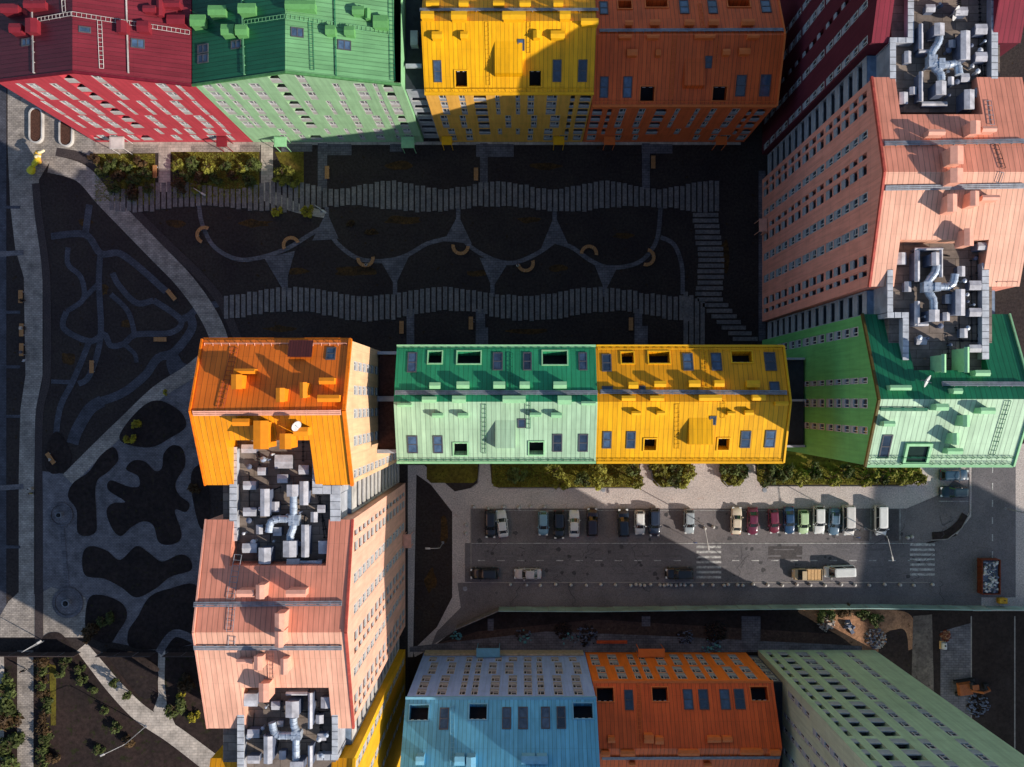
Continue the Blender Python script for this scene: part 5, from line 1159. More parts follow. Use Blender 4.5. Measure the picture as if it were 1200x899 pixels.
# grass tufts over the lit beds
random.seed(5)
mb = MB()
def tufts(x0, y0, x1, y1, n, hh=.3):
    for i in range(n):
        p = P(random.uniform(x0, x1), random.uniform(y0, y1)); p.z = .02
        for k in range(3):
            a = random.uniform(0, 6.28); d_ = Vector((math.cos(a), math.sin(a), 0)); s_ = Vector((-d_.y, d_.x, 0)) * .05
            mb.face([p - s_, p + s_, p + d_ * random.uniform(.1, .3) + Vector((0, 0, random.uniform(.5, 1) * hh))])
for a in ((578, 545, 748, 570, 2600), (768, 545, 806, 568, 500), (848, 545, 870, 566, 250), (889, 545, 1072, 567, 2600), (112, 182, 182, 236, 1500), (202, 180, 303, 232, 2000), (50, 770, 58, 895, 200)): tufts(*a)
tag(mb.build('grass', LEAF[0]), kind='stuff')

# =================================================================== STREET THINGS
# ---- benches
def slat_bench(px, py, ang, label):
    c = P(px, py); t = empty('wooden_bench', (c.x, c.y, 0), R(ang)); tag(t, label, 'bench', 'wooden benches around the courtyards')
    mb = MB()
    for k in range(4): mb.box((0, -.27 + k * .18, .46), (2.1, .15, .06))
    mb.build('seat', WOOD, t)
    for x in (-.8, .8): m = MB(); m.box((x, 0, .215), (.12, .6, .43)); m.build('leg', PANEL, t)
bn = [(558, 205, 90, 'straight wooden bench beside the middle entry path of the yellow block'), (384, 203, 90, 'straight wooden bench in shade right of the mint block entry path'), (765, 191, 90, 'straight wooden bench in the dark lawn under the orange block'), (471, 384, 90, 'wooden bench left of the path behind the mint green central block'), (552, 379, 90, 'wooden bench behind the middle of the central row, left of its slab path'), (739, 380, 90, 'wooden bench in the courtyard behind the yellow central block'), (183, 202, 90, 'sunlit wooden bench in the garden beside the first slab path'), (202, 346, -50, 'tilted wooden bench on the upper right of the shaded maze lawn'), (189, 398, 0, 'horizontal wooden bench at the lower right of the shaded maze lawn'), (109, 430, 90, 'wooden bench at the bottom of the shaded maze lawn'), (26, 348, 90, 'wooden bench left of the west road, topmost of three'), (27, 387, 90, 'wooden bench left of the west road, middle of three'), (27, 410, 90, 'wooden bench left of the west road, lowest of three'), (61, 537, -55, 'wooden bench in the triangular bed near the upper play platform')]
for a in bn: slat_bench(*a)
def arc_bench(px, py, a0, label):
    c = P(px, py); t = empty('curved_bench', (c.x, c.y, 0), R(a0)); tag(t, label, 'bench', 'curved benches along the courtyard paths')
    mb = MB(); n = 22; r0, r1 = .95, 1.5
    for k in range(n):
        a, b_ = R(190) * k / n, R(190) * (k + .86) / n
        q = lambda r, an, z: (math.cos(an) * r, math.sin(an) * r, z)
        mb.face([q(r0, a, .5), q(r1, a, .5), q(r1, b_, .5), q(r0, b_, .5)]); mb.face([q(r1, a, .4), q(r1, b_, .4), q(r1, b_, .5), q(r1, a, .5)]); mb.face([q(r0, b_, .4), q(r0, a, .4), q(r0, a, .5), q(r0, b_, .5)])
    mb.build('seat', WOOD, t)
    for k in range(4):
        an = R(12 + k * 55); m = MB(); m.box((math.cos(an) * 1.22, math.sin(an) * 1.22, .2), (.45, .12, .4), 0, rz=an); m.build('leg', PANEL, t)
for a in [(241, 276, 60, 'curved wooden bench at the far left of the courtyard path net'), (342, 288, 20, 'curved wooden bench at the second junction from the left in the courtyard'), (429, 303, 180, 'curved bench below the path right of the courtyard lamp'), (540, 289, 170, 'curved bench under the central fork of the courtyard paths'), (616, 309, 190, 'curved bench right of centre with its back to the lower lawn'), (690, 298, -10, 'curved bench bending upward right of the third fork'), (757, 302, 250, 'rightmost curved bench of the courtyard')]:
    arc_bench(*a)
# ---- bollards
mbb = MB(); mbb.tube([(0, 0, 0), (0, 0, .12)], [.26, .24], 14)
n1, n2 = 14, 7
for i in range(n2):
    for j in range(n1):
        f = lambda i_, j_: Vector((math.cos(2 * math.pi * j_ / n1) * math.cos(-.6 + i_ * 2.17 / n2), math.sin(2 * math.pi * j_ / n1) * math.cos(-.6 + i_ * 2.17 / n2), math.sin(-.6 + i_ * 2.17 / n2))) * .28 + Vector((0, 0, .3))
        mbb.face([f(i, j), f(i, j + 1), f(i + 1, j + 1), f(i + 1, j)])
bo = mbb.build('ball_bollard', PANELW, None, (0, 0, 0)); tag(bo, 'pale concrete ball bollard along the lower edge of the road', 'bollard', 'ball bollards along the lower edge of the road'); first = True
for i, x in enumerate([598, 617, 633, 651, 669, 687, 704, 721, 739, 745, 750, 755, 762, 773, 778, 782, 786, 792, 797, 802, 810, 823, 835, 848, 853, 864, 870, 882, 899, 916, 933, 949, 966, 985, 1001, 1018, 1036, 1054, 1070, 1092]):
    o = bo if i == 0 else bo.copy()
    if i: COL.objects.link(o)
    p = P(x, 684.6 + (i % 3) * .5); o.location = (p.x, p.y, .03)
for i, (x, y) in enumerate([(555, 594), (572, 596), (590, 594), (608, 595), (622, 594), (638, 594), (546, 615), (546, 625), (825.5, 619), (835.5, 617.5), (1063, 630), (1068, 629)]):
    o = bo.copy(); COL.objects.link(o); p = P(x, y); o.location = (p.x, p.y, .03); o['label'] = 'pale concrete ball bollard at the forecourt edge of the parking' if x < 700 else 'pale concrete ball bollard in front of a zebra crossing'; o['group'] = 'ball bollards at the forecourt edge' if x < 700 else 'ball bollards by the zebra crossings'
# ---- fences
def fence(name, label, pts, h, mat, step=2.4, cat='fence'):
    v = [g2(p, 0) for p in pts]; t = empty(name, v[0]); tag(t, label, cat); o = v[0]
    for a, b_ in zip(v, v[1:]):
        d_ = b_ - a; L = d_.length; n = max(1, int(L / step)); rz = math.atan2(d_.y, d_.x)
        for k in range(n):
            c = a + d_ * ((k + .5) / n); m = MB(); off = .03 * (1 if k % 2 else -1)
            m.box((c.x - math.sin(rz) * off, c.y + math.cos(rz) * off, h / 2 + .05), (L / n - .06, .05, h), 0, rz); m.box((c.x, c.y, h + .08), (L / n - .02, .14, .05), 0, rz)
            m.build('panel', mat, t, o)
            m = MB(); q = a + d_ * (k / n); m.box((q.x, q.y, h / 2), (.09, .09, h + .1)); m.build('post', GREYMET, t, o)
    return t
FM = plain('fence_sheet_green', C(150, 176, 168), .5, .1, .3, .3)
fence('construction_fence', 'long grey green sheet fence between the road and the building site', [(585, 711), (700, 711.5), (880, 709), (1010, 708), (1150, 710)], 2.8, FM)
fence('construction_fence', 'angled end of the sheet fence leading to the pink tower', [(535, 733), (585, 711.3)], 2.5, plain('fence_sheet_grey', C(130, 124, 124), .6))
fence('construction_fence', 'right end of the sheet fence past the rusty skip', [(1152, 710), (1250, 711)], 2.4, FM)
fence('site_fence', 'dark fence across the bottom left plot', [(0, 764), (95, 764.5)], 2.2, plain('fence_dark', C(72, 60, 58), .7)); fence('site_fence', 'dark fence between the plaza and the forked path', [(120, 764.5), (183, 764.5)], 2.2, MATS['fence_dark']); fence('site_fence', 'dark fence from the forked path to the pink tower', [(197, 764.5), (240, 764.5)], 2.2, MATS['fence_dark'])
# ---- lamps
def lamp(px, py, ang, label, arm=3.2, h=8.0, double=False):
    c = P(px, py); t = empty('street_lamp', (c.x, c.y, 0), R(ang)); tag(t, label, 'street lamp')
    m = MB(); m.tube([(0, 0, 0), (0, 0, .9), (0, 0, h)], [.11, .08, .055], 8); m.box((0, 0, .05), (.4, .4, .1)); m.build('pole', GREYMET, t)
    m = MB(); m.tube([(0, 0, h - .3), (.4, 0, h + .1), (arm, 0, h + .25)], .05, 6); m.build('arm', PANELW, t)
    m = MB(); m.box((arm + .3, 0, h + .25), (.8, .3, .12), 0, 0, None, (.8, .7)); m.build('lamp_head', PANELW, t)
lamp(812.5, 607, -80, 'slim street lamp reaching over the zebra crossing with the sunlit stripe'); lamp(1014, 619, -78, 'slim street lamp beside the white van in the last parking bay')
lamp(240, 229, -32, 'small courtyard lamp on the boardwalk, left one', 1.6, 4.5); lamp(377, 248, -35, 'small courtyard lamp on the boardwalk near the yellow bushes', 1.6, 4.5)
lamp(519, 636, 180, 'thin lamp beside the dark lawn left of the parking', 1.6, 5); lamp(171, 851, 205, 'curved lamp post standing on the bare brown plot', 3.5, 7); lamp(52, 751, 30, 'slim lamp over the dark round bed at the bottom left plaza', 3, 6); lamp(1178, 596, 55, 'street lamp at the right edge beside the side road', 2.5, 7)
# ---- no parking sign posts by the cars
def sign_post(px, py, label):
    c = P(px, py); t = empty('sign_post', (c.x, c.y, 0)); tag(t, label, 'road sign'); m = MB(); m.tube([(0, 0, 0), (0, 0, 2.6)], .04, 6); m.build('post', GREYMET, t)
    m = MB(); m.tube([(0, -.03, 2.4), (0, .03, 2.4)], .32, 16); m.build('sign_plate', PLAINBLUE, t)
PLAINBLUE = plain('sign_blue', C(40, 80, 150), .4)
sign_post(811, 633, 'small round road sign beside the silver car at the crossing'); sign_post(998.5, 627, 'small round road sign right of the white van in the sunny row')
# ---- yellow sculpture
c = P(46, 196); t = empty('playful_sculpture', (c.x, c.y, 0)); tag(t, 'yellow and white abstract figure sculpture on the sunny cobbles at the top left', 'sculpture')
YS = plain('glossy_yellow', C(214, 200, 50), .3, 0, .05); YO = plain('glossy_orange_yellow', C(250, 190, 70), .3, 0, .05); YW = plain('glossy_cream', C(255, 236, 190), .35, 0, .05); PK = plain('glossy_pink', C(200, 60, 90), .3)
def blob(name, mat, chain, par, org):
    me = bpy.data.meshes.new('t'); me.from_pydata([p[:3] for p in chain], [(i, i + 1) for i in range(len(chain) - 1)], []); ob = bpy.data.objects.new('t', me); COL.objects.link(ob)
    sk = ob.modifiers.new('s', 'SKIN'); ob.modifiers.new('u', 'SUBSURF').levels = 2
    for i, p in enumerate(chain): me.skin_vertices[0].data[i].radius = (p[3], p[3])
    me.skin_vertices[0].data[0].use_root = True
    dg = bpy.context.evaluated_depsgraph_get(); nm = bpy.data.meshes.new_from_object(ob.evaluated_get(dg)); bpy.data.objects.remove(ob)
    nm.materials.clear(); nm.materials.append(mat); nm.name = name
    for pl in nm.polygons: pl.use_smooth = True; pl.material_index = 0
    return inst(name, nm, par)
rzr = lambda a, b_, z, r: (a, -b_, z, r)
blob('leaf_tail', YS, [(-1.3, -1.2, .5, .75), (-.7, -.6, .9, .7), (-.2, -.1, 1.2, .35)], t, None)
blob('neck', YS, [(-.3, -.2, 1.3, .4), (.3, .2, 1.7, .45), (.9, .7, 2.0, .5)], t, None)
blob('body', YO, [(.3, .6, .2, .3), (.5, .9, 1.4, .55), (1.0, 1.5, 2.2, .6), (1.5, 2.0, 2.4, .4)], t, None)
blob('arm', YW, [(.8, .9, 2.5, .28), (1.3, 1.1, 2.7, .25), (1.9, .9, 2.7, .2)], t, None); blob('arm', YW, [(1.3, 1.6, 2.6, .28), (2.0, 1.7, 2.7, .25), (2.5, 2.0, 2.7, .2)], t, None)
blob('foot', PK, [(-.5, .4, .15, .25), (0, .9, .3, .3), (.4, 1.3, .15, .25)], t, None)
# tall round planters by the red block
for (px, py, L_, lb) in ((44, 148, 2.9, 'long pill shaped planter with a white rim, left of two by the crimson block'), (79, 156, 2.0, 'shorter pill shaped planter with a white rim beside the crimson block')):
    c = P(px, py); t = empty('planter', (c.x, c.y, 0)); tag(t, lb, 'planter')
    def pill(r, l, n=12): return [(math.cos(math.pi * k / n) * r, math.sin(math.pi * k / n) * r + l) for k in range(n + 1)] + [(-math.cos(math.pi * k / n) * r, -math.sin(math.pi * k / n) * r - l) for k in range(n + 1)]
    o_, i_ = pill(1.15, L_ * .62), pill(.92, L_ * .62); mb = MB(); n = len(o_)
    for k in range(n):
        l = (k + 1) % n; mb.face([(*o_[k], .6), (*o_[l], .6), (*i_[l], .6), (*i_[k], .6)]); mb.face([(*o_[k], 0), (*o_[l], 0), (*o_[l], .6), (*o_[k], .6)]); mb.face([(*i_[l], .3), (*i_[k], .3), (*i_[k], .6), (*i_[l], .6)])
    mb.build('rim', PANELW, t); mb = MB(); mb.plate(Vector((0, 0, .45)), Vector((1, 0, 0)), Vector((0, 1, 0)), i_); mb.build('soil', plain('planter_soil', C(88, 58, 46), .95, nz=.5, sc_=5), t)

# =================================================================== VEHICLES
TYRE = BLACK; CGL = glass('car_glass', (.015, .018, .022), .06, .9); LIGHTM = plain('head_lamp', (.7, .7, .68), .2, nz=.02); TAIL = plain('tail_lamp', (.4, .02, .02), .3, nz=.02)
def paint(n, c):
    if n in MATS: return MATS[n]
    m = bpy.data.materials.new(n); nt, b_ = nodes_of(m); tc = nt.nodes.new('ShaderNodeTexCoord').outputs['Object']
    nt.links.new(mult(nt, rgb(nt, c), noise(nt, tc, 1.5), .9, 1.06), b_.inputs['Base Color']); b_.inputs['Roughness'].default_value = .3; b_.inputs['Coat Weight'].default_value = .6; b_.inputs['Coat Roughness'].default_value = .08
    MATS[n] = m; return m
def loft(mb, secs, mi=0, cap=True):
    n = len(secs[0]); base = []
    for s_ in secs: base.append(len(mb.v)); mb.v += [Vector(p) for p in s_]
    for a, b_ in zip(base, base[1:]):
        for j in range(n): mb.f.append((a + j, a + (j + 1) % n, b_ + (j + 1) % n, b_ + j)); mb.m.append(mi)
    if cap: mb.f.append(tuple(base[0] + n - 1 - j for j in range(n))); mb.m.append(mi); mb.f.append(tuple(base[-1] + j for j in range(n))); mb.m.append(mi)
TYPES = {  # L, W, stations (x, half width factor, top z) front = +x ; cabin: bottom x0,x1 ; top x0,x1 ; roof z
 'sedan': dict(L=4.5, W=1.78, st=[(-2.25, .78, .55), (-2.15, .9, .9), (-1.6, .98, .96), (-.6, 1, .98), (.9, 1, .96), (1.5, .98, .88), (2.05, .9, .76), (2.25, .74, .5)], cb=(-1.62, .95), ct=(-1.0, .28), rz=1.43),
 'hatch': dict(L=4.0, W=1.74, st=[(-2.0, .82, .6), (-1.93, .94, 1.0), (-1.2, 1, 1.02), (.6, 1, 1.0), (1.2, .98, .95), (1.8, .9, .8), (2.0, .72, .5)], cb=(-1.92, .95), ct=(-1.5, .25), rz=1.5),
 'suv': dict(L=4.6, W=1.88, st=[(-2.3, .84, .65), (-2.24, .95, 1.08), (-1.4, 1, 1.1), (.7, 1, 1.1), (1.4, .99, 1.05), (2.05, .92, .95), (2.3, .76, .6)], cb=(-2.22, 1.0), ct=(-1.85, .35), rz=1.72),
 'van': dict(L=4.9, W=1.95, st=[(-2.45, .9, .8), (-2.42, .97, 1.15), (-1.4, 1, 1.18), (1.0, 1, 1.15), (1.75, .97, 1.05), (2.3, .9, .9), (2.45, .76, .6)], cb=(-2.42, 1.75), ct=(-2.3, 1.05), rz=1.98),
}
def car(px, py, ang, typ, pname, pc, label, gr='cars parked along the road', cat='car', extra=None, roofc=None):
    """ang: heading of the nose in degrees, 0 = right in the picture, -90 = towards the viewer's bottom"""
    T = TYPES[typ]; c = P(px, py); t = empty({'van': 'parked_van'}.get(typ, 'parked_car'), (c.x, c.y, .03), R(ang)); tag(t, label, cat, gr)
    pm = paint(pname, pc); hw = T['W'] / 2; mb = MB(); secs = []
    for x, f, z in T['st']:
        w = hw * f; secs.append([(x, -w * .93, .28), (x, -w, .45), (x, -w * 1.0, z * .72), (x, -w * .93, z * .95), (x, -w * .7, z + .01), (x, 0, z + .035), (x, w * .7, z + .01), (x, w * .93, z * .95), (x, w, z * .72), (x, w, .45), (x, w * .93, .28)])
    loft(mb, secs); mb.build('body', pm, t, (0, 0, 0), True).data
    zb = T['st'][3][2] - .03; b0, b1 = T['cb']; t0, t1 = T['ct']; rz_ = T['rz']; wb, wt = hw * .9, hw * .72
    g = MB(); ring = lambda x0, x1, w, z: [(x0 + .12, -w, z), (x1 - .15, -w, z), (x1, -w * .72, z), (x1 + .05, 0, z), (x1, w * .72, z), (x1 - .15, w, z), (x0 + .12, w, z), (x0, w * .75, z), (x0, -w * .75, z)]
    loft(g, [ring(b0, b1, wb, zb), ring(t0, t1, wt, rz_ - .05)]); g.build('cabin_glass', CGL, t)
    m = MB(); loft(m, [ring(t0 - .06, t1 + .07, wt + .03, rz_ - .07), ring(t0, t1, wt - .02, rz_ - .01), ring(t0 + .2, t1 - .2, wt - .2, rz_ + .03)]); m.build('roof', paint(roofc[0], roofc[1]) if roofc else pm, t)
    m = MB()   # pillars
    R9 = ring(b0, b1, wb + .015, zb); R8 = ring(t0, t1, wt + .015, rz_ - .05)
    for k in (0, 1, 2, 4, 5, 6, 7, 8): m.tube([R9[k], R8[k]], .045, 4)
    for s_ in (-1, 1): m.tube([((b0 + b1) / 2 - .1, s_ * (wb + .01), zb), ((t0 + t1) / 2 - .1, s_ * (wt + .01), rz_ - .05)], .05, 4)
    m.build('pillars', pm, t)
    for x in (T['L'] / 2 - .82, -T['L'] / 2 + .82):
        for s_ in (-1, 1):
            m = MB(); m.tube([(x, s_ * (hw - .2), .3), (x, s_ * (hw + .01), .3)], .32, 16); w_ = m.build('wheel', TYRE, t)
            m = MB(); m.tube([(x, s_ * (hw + .005), .3), (x, s_ * (hw + .025), .3)], .19, 12); m.build('rim', GALV, w_)
    fx = T['L'] / 2; fz = T['st'][-2][2] - .08
    for s_ in (-1, 1):
        m = MB(); m.box((fx - .16, s_ * hw * .66, fz), (.3, .34, .16)); m.build('headlight', LIGHTM, t)
        m = MB(); m.box((-fx + .07, s_ * hw * .7, T['st'][1][2] - .2), (.14, .26, .18)); m.build('tail_light', TAIL, t)
        m = MB(); m.box((b1 - .35, s_ * (hw + .1), zb + .1), (.14, .2, .14)); m.build('mirror', pm, t)
    if extra: extra(t)
    return t
cW = (.72, .71, .68); cS = (.34, .38, .42); G1, G2 = 'cars parked in the bays below the central row', 'cars standing on the road'
D = -90
car(575, 613, D, 'suv', 'paint_black', (.012, .012, .014), 'black car hardly visible in shade, leftmost in the parking row', G1)
car(588.5, 613, 97, 'sedan', 'paint_white', cW, 'white sedan parked slightly askew at the left end of the bays', G1)
car(636.5, 612.5, D, 'hatch', 'paint_light_blue', (.2, .36, .46), 'light blue hatchback alone in the shaded part of the bays', G1)
car(655, 614, D, 'suv', 'paint_black', (.012, .012, .014), 'dark car between the light blue hatchback and a white sedan', G1)
car(672.5, 613, 90, 'sedan', 'paint_white', cW, 'white sedan with a dark rear window in the middle of the shade', G1)
car(693.5, 611, 90, 'suv', 'paint_dark_plum', (.022, .012, .018), 'dark plum car right of the shaded white sedan', G1)
car(730, 612, 92, 'suv', 'paint_navy', (.012, .018, .03), 'dark navy car left of the white hatchback on the shadow edge', G1)
car(749, 611.5, D, 'hatch', 'paint_white', cW, 'white hatchback half in sun on the diagonal shadow edge', G1)
car(766, 611, D, 'suv', 'paint_navy2', (.02, .03, .055), 'dark blue car right of the white hatchback on the shadow edge', G1)
car(806.5, 610.5, D, 'hatch', 'paint_silver', (.36, .40, .42), 'silver car with wide shadow standing alone left of the crossing', G1)
car(861.5, 609.5, 88, 'sedan', 'paint_cream', (.70, .58, .44), 'cream sedan at the left end of the sunlit row', G1)
car(880.5, 610, D, 'sedan', 'paint_wine', (.14, .02, .05), 'wine red sedan directly right of the cream sedan', G1)
car(905, 610, -86, 'hatch', 'paint_red', (.16, .02, .045), 'dark red hatchback left of the deep blue car', G1)
car(923, 609, -88, 'sedan', 'paint_blue', (.02, .06, .14), 'deep blue car between the dark red and the pale green ones', G1)
car(939.5, 611, D, 'hatch', 'paint_pale_green', (.45, .60, .34), 'small pale green hatchback in the sunlit row', G1)
car(957.5, 608.5, D, 'suv', 'paint_white', cW, 'white estate car with teal windscreen right of the pale green car', G1)
def rack(t):
    m = MB()
    for s_ in (-1, 1): m.box((-.6, s_ * .55, 1.56), (1.7, .05, .05))
    m.build('roof_rack', GALV, t)
car(975.5, 610.5, -92, 'sedan', 'paint_steel_blue', (.10, .17, .24), 'steel blue car with roof rails between two white vehicles', G1, extra=rack)
car(992, 609, D, 'van', 'paint_white2', (.68, .64, .60), 'boxy white minivan at the right end of the sunlit row', G1, 'van')
car(1029.5, 609, D, 'van', 'paint_white', cW, 'white van parked alone in the last bay beside the lamp', G1, 'van')
car(568, 671, 180, 'suv', 'paint_black', (.012, .014, .018), 'black car standing on the road at the far left', G2)
car(618.5, 671.5, 180, 'sedan', 'paint_silver_pink', (.6, .54, .52), 'pale silver sedan on the left part of the road', G2)
car(795, 671, 180, 'suv', 'paint_black', (.012, .014, .018), 'black car on the road just left of the sunlit crossing', G2)
car(981, 668.5, 182, 'van', 'paint_white', cW, 'white delivery van on the sunny road behind the flatbed truck', G2, 'van')
car(1115, 556, 0, 'suv', 'paint_teal', (.02, .06, .10), 'dark blue car parked sideways under the green tower, upper of two', G1); car(1115, 576, 180, 'suv', 'paint_petrol', (.012, .035, .05), 'dark petrol car parked sideways below the dark blue one', G1)
# flatbed truck
c = P(943.5, 672); t = empty('flatbed_truck', (c.x, c.y, .03), R(180)); tag(t, 'beige flatbed pickup carrying planks on the sunny road', 'truck', G2)
CB = paint('paint_beige', (.62, .46, .28)); m = MB(); loft(m, [[(x, -w, .35), (x, -w, z * .7), (x, -w * .9, z), (x, w * .9, z), (x, w, z * .7), (x, w, .35)] for x, w, z in ((.2, .95, 1.1), (1.3, .95, 1.1), (2.0, .9, 1.0), (2.35, .8, .7))]); m.build('cab', CB, t)
m = MB(); loft(m, [[(.25, -.85, 1.08), (1.55, -.85, 1.08), (1.55, .85, 1.08), (.25, .85, 1.08)], [(.35, -.7, 1.75), (1.0, -.7, 1.75), (1.0, .7, 1.75), (.35, .7, 1.75)]]); m.build('cabin_glass', CGL, t)
m = MB(); m.box((.68, 0, 1.78), (.75, 1.45, .06)); m.build('roof', CB, t)
m = MB(); m.box((-1.15, 0, .8), (2.5, 1.9, .1)); m.box((-1.15, .93, 1.0), (2.5, .06, .4)); m.box((-1.15, -.93, 1.0), (2.5, .06, .4)); m.box((-2.38, 0, 1.0), (.06, 1.86, .4)); m.build('load_bed', CB, t)
for k in range(4): m = MB(); m.box((-1.95 + k * .55, 0, .98), (.48, 1.7, .26)); m.build('plank_pile', plain('sawn_timber', C(214, 170, 118), .7, nz=.2, sc_=5), t)
for x in (1.45, -1.5):
    for s_ in (-1, 1): m = MB(); m.tube([(x, s_ * .75, .34), (x, s_ * .98, .34)], .34, 14); m.build('wheel', TYRE, t)
for s_ in (-1, 1): m = MB(); m.box((2.3, s_ * .6, .68), (.14, .3, .16)); m.build('headlight', LIGHTM, t)
# skip full of rubble
c = P(1155.5, 674); t = empty('rubble_skip', (c.x, c.y, .03)); tag(t, 'rusty brown skip heaped with white rubble at the right end of the road', 'skip')
RU = plain('rusty_steel', C(112, 54, 36), .8, nz=.4, sc_=3); m = MB(); w2_, l2 = 1.45, 2.8
m.box((0, 0, .1), (2 * w2_, 2 * l2, .12)); m.box((-w2_, 0, .8), (.12, 2 * l2 + .1, 1.5)); m.box((w2_, 0, .8), (.12, 2 * l2 + .1, 1.5)); m.box((0, -l2, .8), (2 * w2_, .12, 1.5)); m.box((0, l2, .8), (2 * w2_, .12, 1.5))
for k in range(6): m.box((-w2_ - .1, -l2 + .5 + k * .95, .8), (.1, .12, 1.4)); m.box((w2_ + .1, -l2 + .5 + k * .95, .8), (.1, .12, 1.4))
m.build('container', RU, t)
random.seed(9); m = MB()
def tumble(): return Matrix.Rotation(random.uniform(0, 6), 3, 'X') @ Matrix.Rotation(random.uniform(0, 6), 3, 'Z')
for i in range(150): s_ = random.uniform(.15, .6); m.box((random.uniform(-1.1, 1.1), random.uniform(-2.5, 2.5), random.uniform(.9, 1.5)), (s_, s_ * .7, s_ * .4), random.choice((0, 0, 1)), tilt=tumble())
m.box((0, 0, .6), (2.7, 5.4, .9), 1); m.build('rubble', [WHITE, SHD], t)
# yellow machine / container at the fence end
c = P(1172, 703); t = empty('salt_bin', (c.x, c.y, .03)); tag(t, 'small yellow grit bin below the rusty skip', 'grit bin'); m = MB(); m.box((0, 0, .45), (1.3, .85, .8), 0, 0, None, (1.05, 1.05)); m.build('bin', plain('bin_yellow', C(222, 168, 40), .5), t); m = MB(); m.box((0, .02, .92), (1.42, .95, .14), 0, 0, None, (.9, .8)); m.build('lid', plain('bin_yellow', C(222, 168, 40), .5), t); m = MB(); m.box((.2, .1, 1.01), (.3, .12, .06)); m.build('handle', BLACK, t)
# rubble heaps on the site
def heap(px, py, r, n, mats, label, hmax=.8, name='rubble_heap', bs=.4):
    c = P(px, py); m = MB()
    for i in range(n):
        a, rr = random.uniform(0, 6.28), r * math.sqrt(random.random()); h = hmax * (1 - rr / r) + .1; s_ = random.uniform(.4, 1.3) * bs
        m.box((c.x + math.cos(a) * rr, c.y + math.sin(a) * rr, random.uniform(0, h)), (s_, s_ * random.uniform(.4, 1), s_ * random.uniform(.2, .6)), random.randrange(len(mats)), tilt=tumble())
    o = m.build(name, mats, None, (c.x, c.y, 0)); tag(o, label, 'rubble'); return o
CONC = plain('broken_concrete', C(186, 174, 164), .8, nz=.3, sc_=3); TEALT = plain('teal_scrap', C(90, 150, 150), .6); TIMB = MATS['sawn_timber']
heap(1026, 748, 1.7, 240, [CONC, CONC, SHD, SOIL2], 'round heap of white broken bricks at the corner of the sage tower', .7, bs=.3)
heap(968, 730, 1.4, 50, [CONC], 'elongated pile of pale slabs on the orange sand', .3, bs=.5); heap(995, 735, .9, 6, [SHD, CONC], 'few grey boards leaning together on the orange sand', .3, bs=1.2)
heap(613, 745, 1.5, 34, [TEALT, SHD, SOILD], 'scattered teal and grey scrap left of the middle of the site', .3); heap(668, 748, 1.5, 34, [SHD, TEALT, SOILD], 'scattered grey scrap in front of the blue block', .3, bs=.3); heap(687, 745, 1.8, 90, [SOILD, SHD, SOILD], 'dark grey debris heap in front of the blue block right end', .7)
heap(803, 746, 1.4, 90, [SHD, SOILD], 'grey gravel heap in front of the orange block', .7, bs=.3); heap(660, 738, 1.4, 120, [SOIL, SOILD], 'brown earth mound behind the fence left of centre', .6); heap(838, 741, 1.9, 200, [SOIL, SOILD], 'wide brown earth mound behind the fence right of centre', .7); heap(835, 757, 1.8, 50, [SHD, TEALT], 'tangled scaffold scrap beside the top edge of the orange block', .4)
heap(535, 745, .8, 20, [TEALT], 'little turquoise scrap pile beside the angled fence', .3); heap(1145, 826, 1.9, 150, [SHD, SOILD], 'grey white rubble scatter by the drain on the right site road', .4, bs=.45); heap(1108, 745, .8, 90, [SOIL2, RU], 'small rusty debris pile on the right site road', .4)
c = P(717, 752); o = MB(); o.box((c.x, c.y, .15), (5, .5, .25)); o.box((c.x + .4, c.y + .12, .33), (4.2, .25, .1)); ob = o.build('pipe_stack', plain('orange_pipe', C(196, 82, 40), .6), None, (c.x, c.y, 0)); tag(ob, 'long orange boards lying in front of the orange block corner', 'building material')
c = P(1104, 755.5); t = empty('water_tank', (c.x, c.y, 0)); tag(t, 'small pale water tank on a beige pallet on the right site road', 'tank'); m = MB(); m.box((0, 0, .1), (.95, 1.3, .2)); m.build('pallet', TIMB, t); m = MB(); m.tube([(0, -.5, .65), (0, .5, .65)], .42, 16); m.build('tank', WHITE, t); m = MB(); m.tube([(0, .1, 1.05), (0, .1, 1.15)], .15, 10); m.build('cap', BLACK, t)
# excavator
c = P(1129, 804); t = empty('excavator', (c.x, c.y, 0), R(8)); tag(t, 'orange tracked digger parked on the right site road', 'excavator'); OX = plain('digger_orange', C(150, 84, 44), .5)
for s_ in (-1, 1): m = MB(); loft(m, [[(x, s_ * 1.0 - .25, z0), (x, s_ * 1.0 + .25, z0), (x, s_ * 1.0 + .25, z1), (x, s_ * 1.0 - .25, z1)] for x, z0, z1 in ((-1.7, .25, .55), (-1.4, .02, .75), (1.4, .02, .75), (1.7, .25, .55))]); m.build('track', BLACK, t)
m = MB(); m.box((-.4, 0, 1.2), (2.2, 2.0, .8), 0, 0, None, (.94, .9)); m.build('housing', OX, t); m = MB(); m.box((.75, .5, 1.7), (1.1, .9, 1.5), 0, 0, None, (.85, .9)); m.build('cab', CGL, t); m = MB(); m.box((.75, .5, 2.48), (1.0, .85, .08)); m.build('cab_roof', OX, t)
m = MB(); m.tube([(.4, -.3, 1.4), (1.6, -.3, 3.0), (3.0, -.3, 2.4)], [.22, .2, .15], 6); m.build('boom', OX, t); m = MB(); m.tube([(3.0, -.3, 2.4), (3.5, -.3, .9)], [.15, .1], 6); m.build('stick', OX, t); m = MB(); m.box((3.35, -.3, .45), (.6, .9, .7), 0, 0, None, (1.2, 1)); m.build('bucket', BLACK, t)
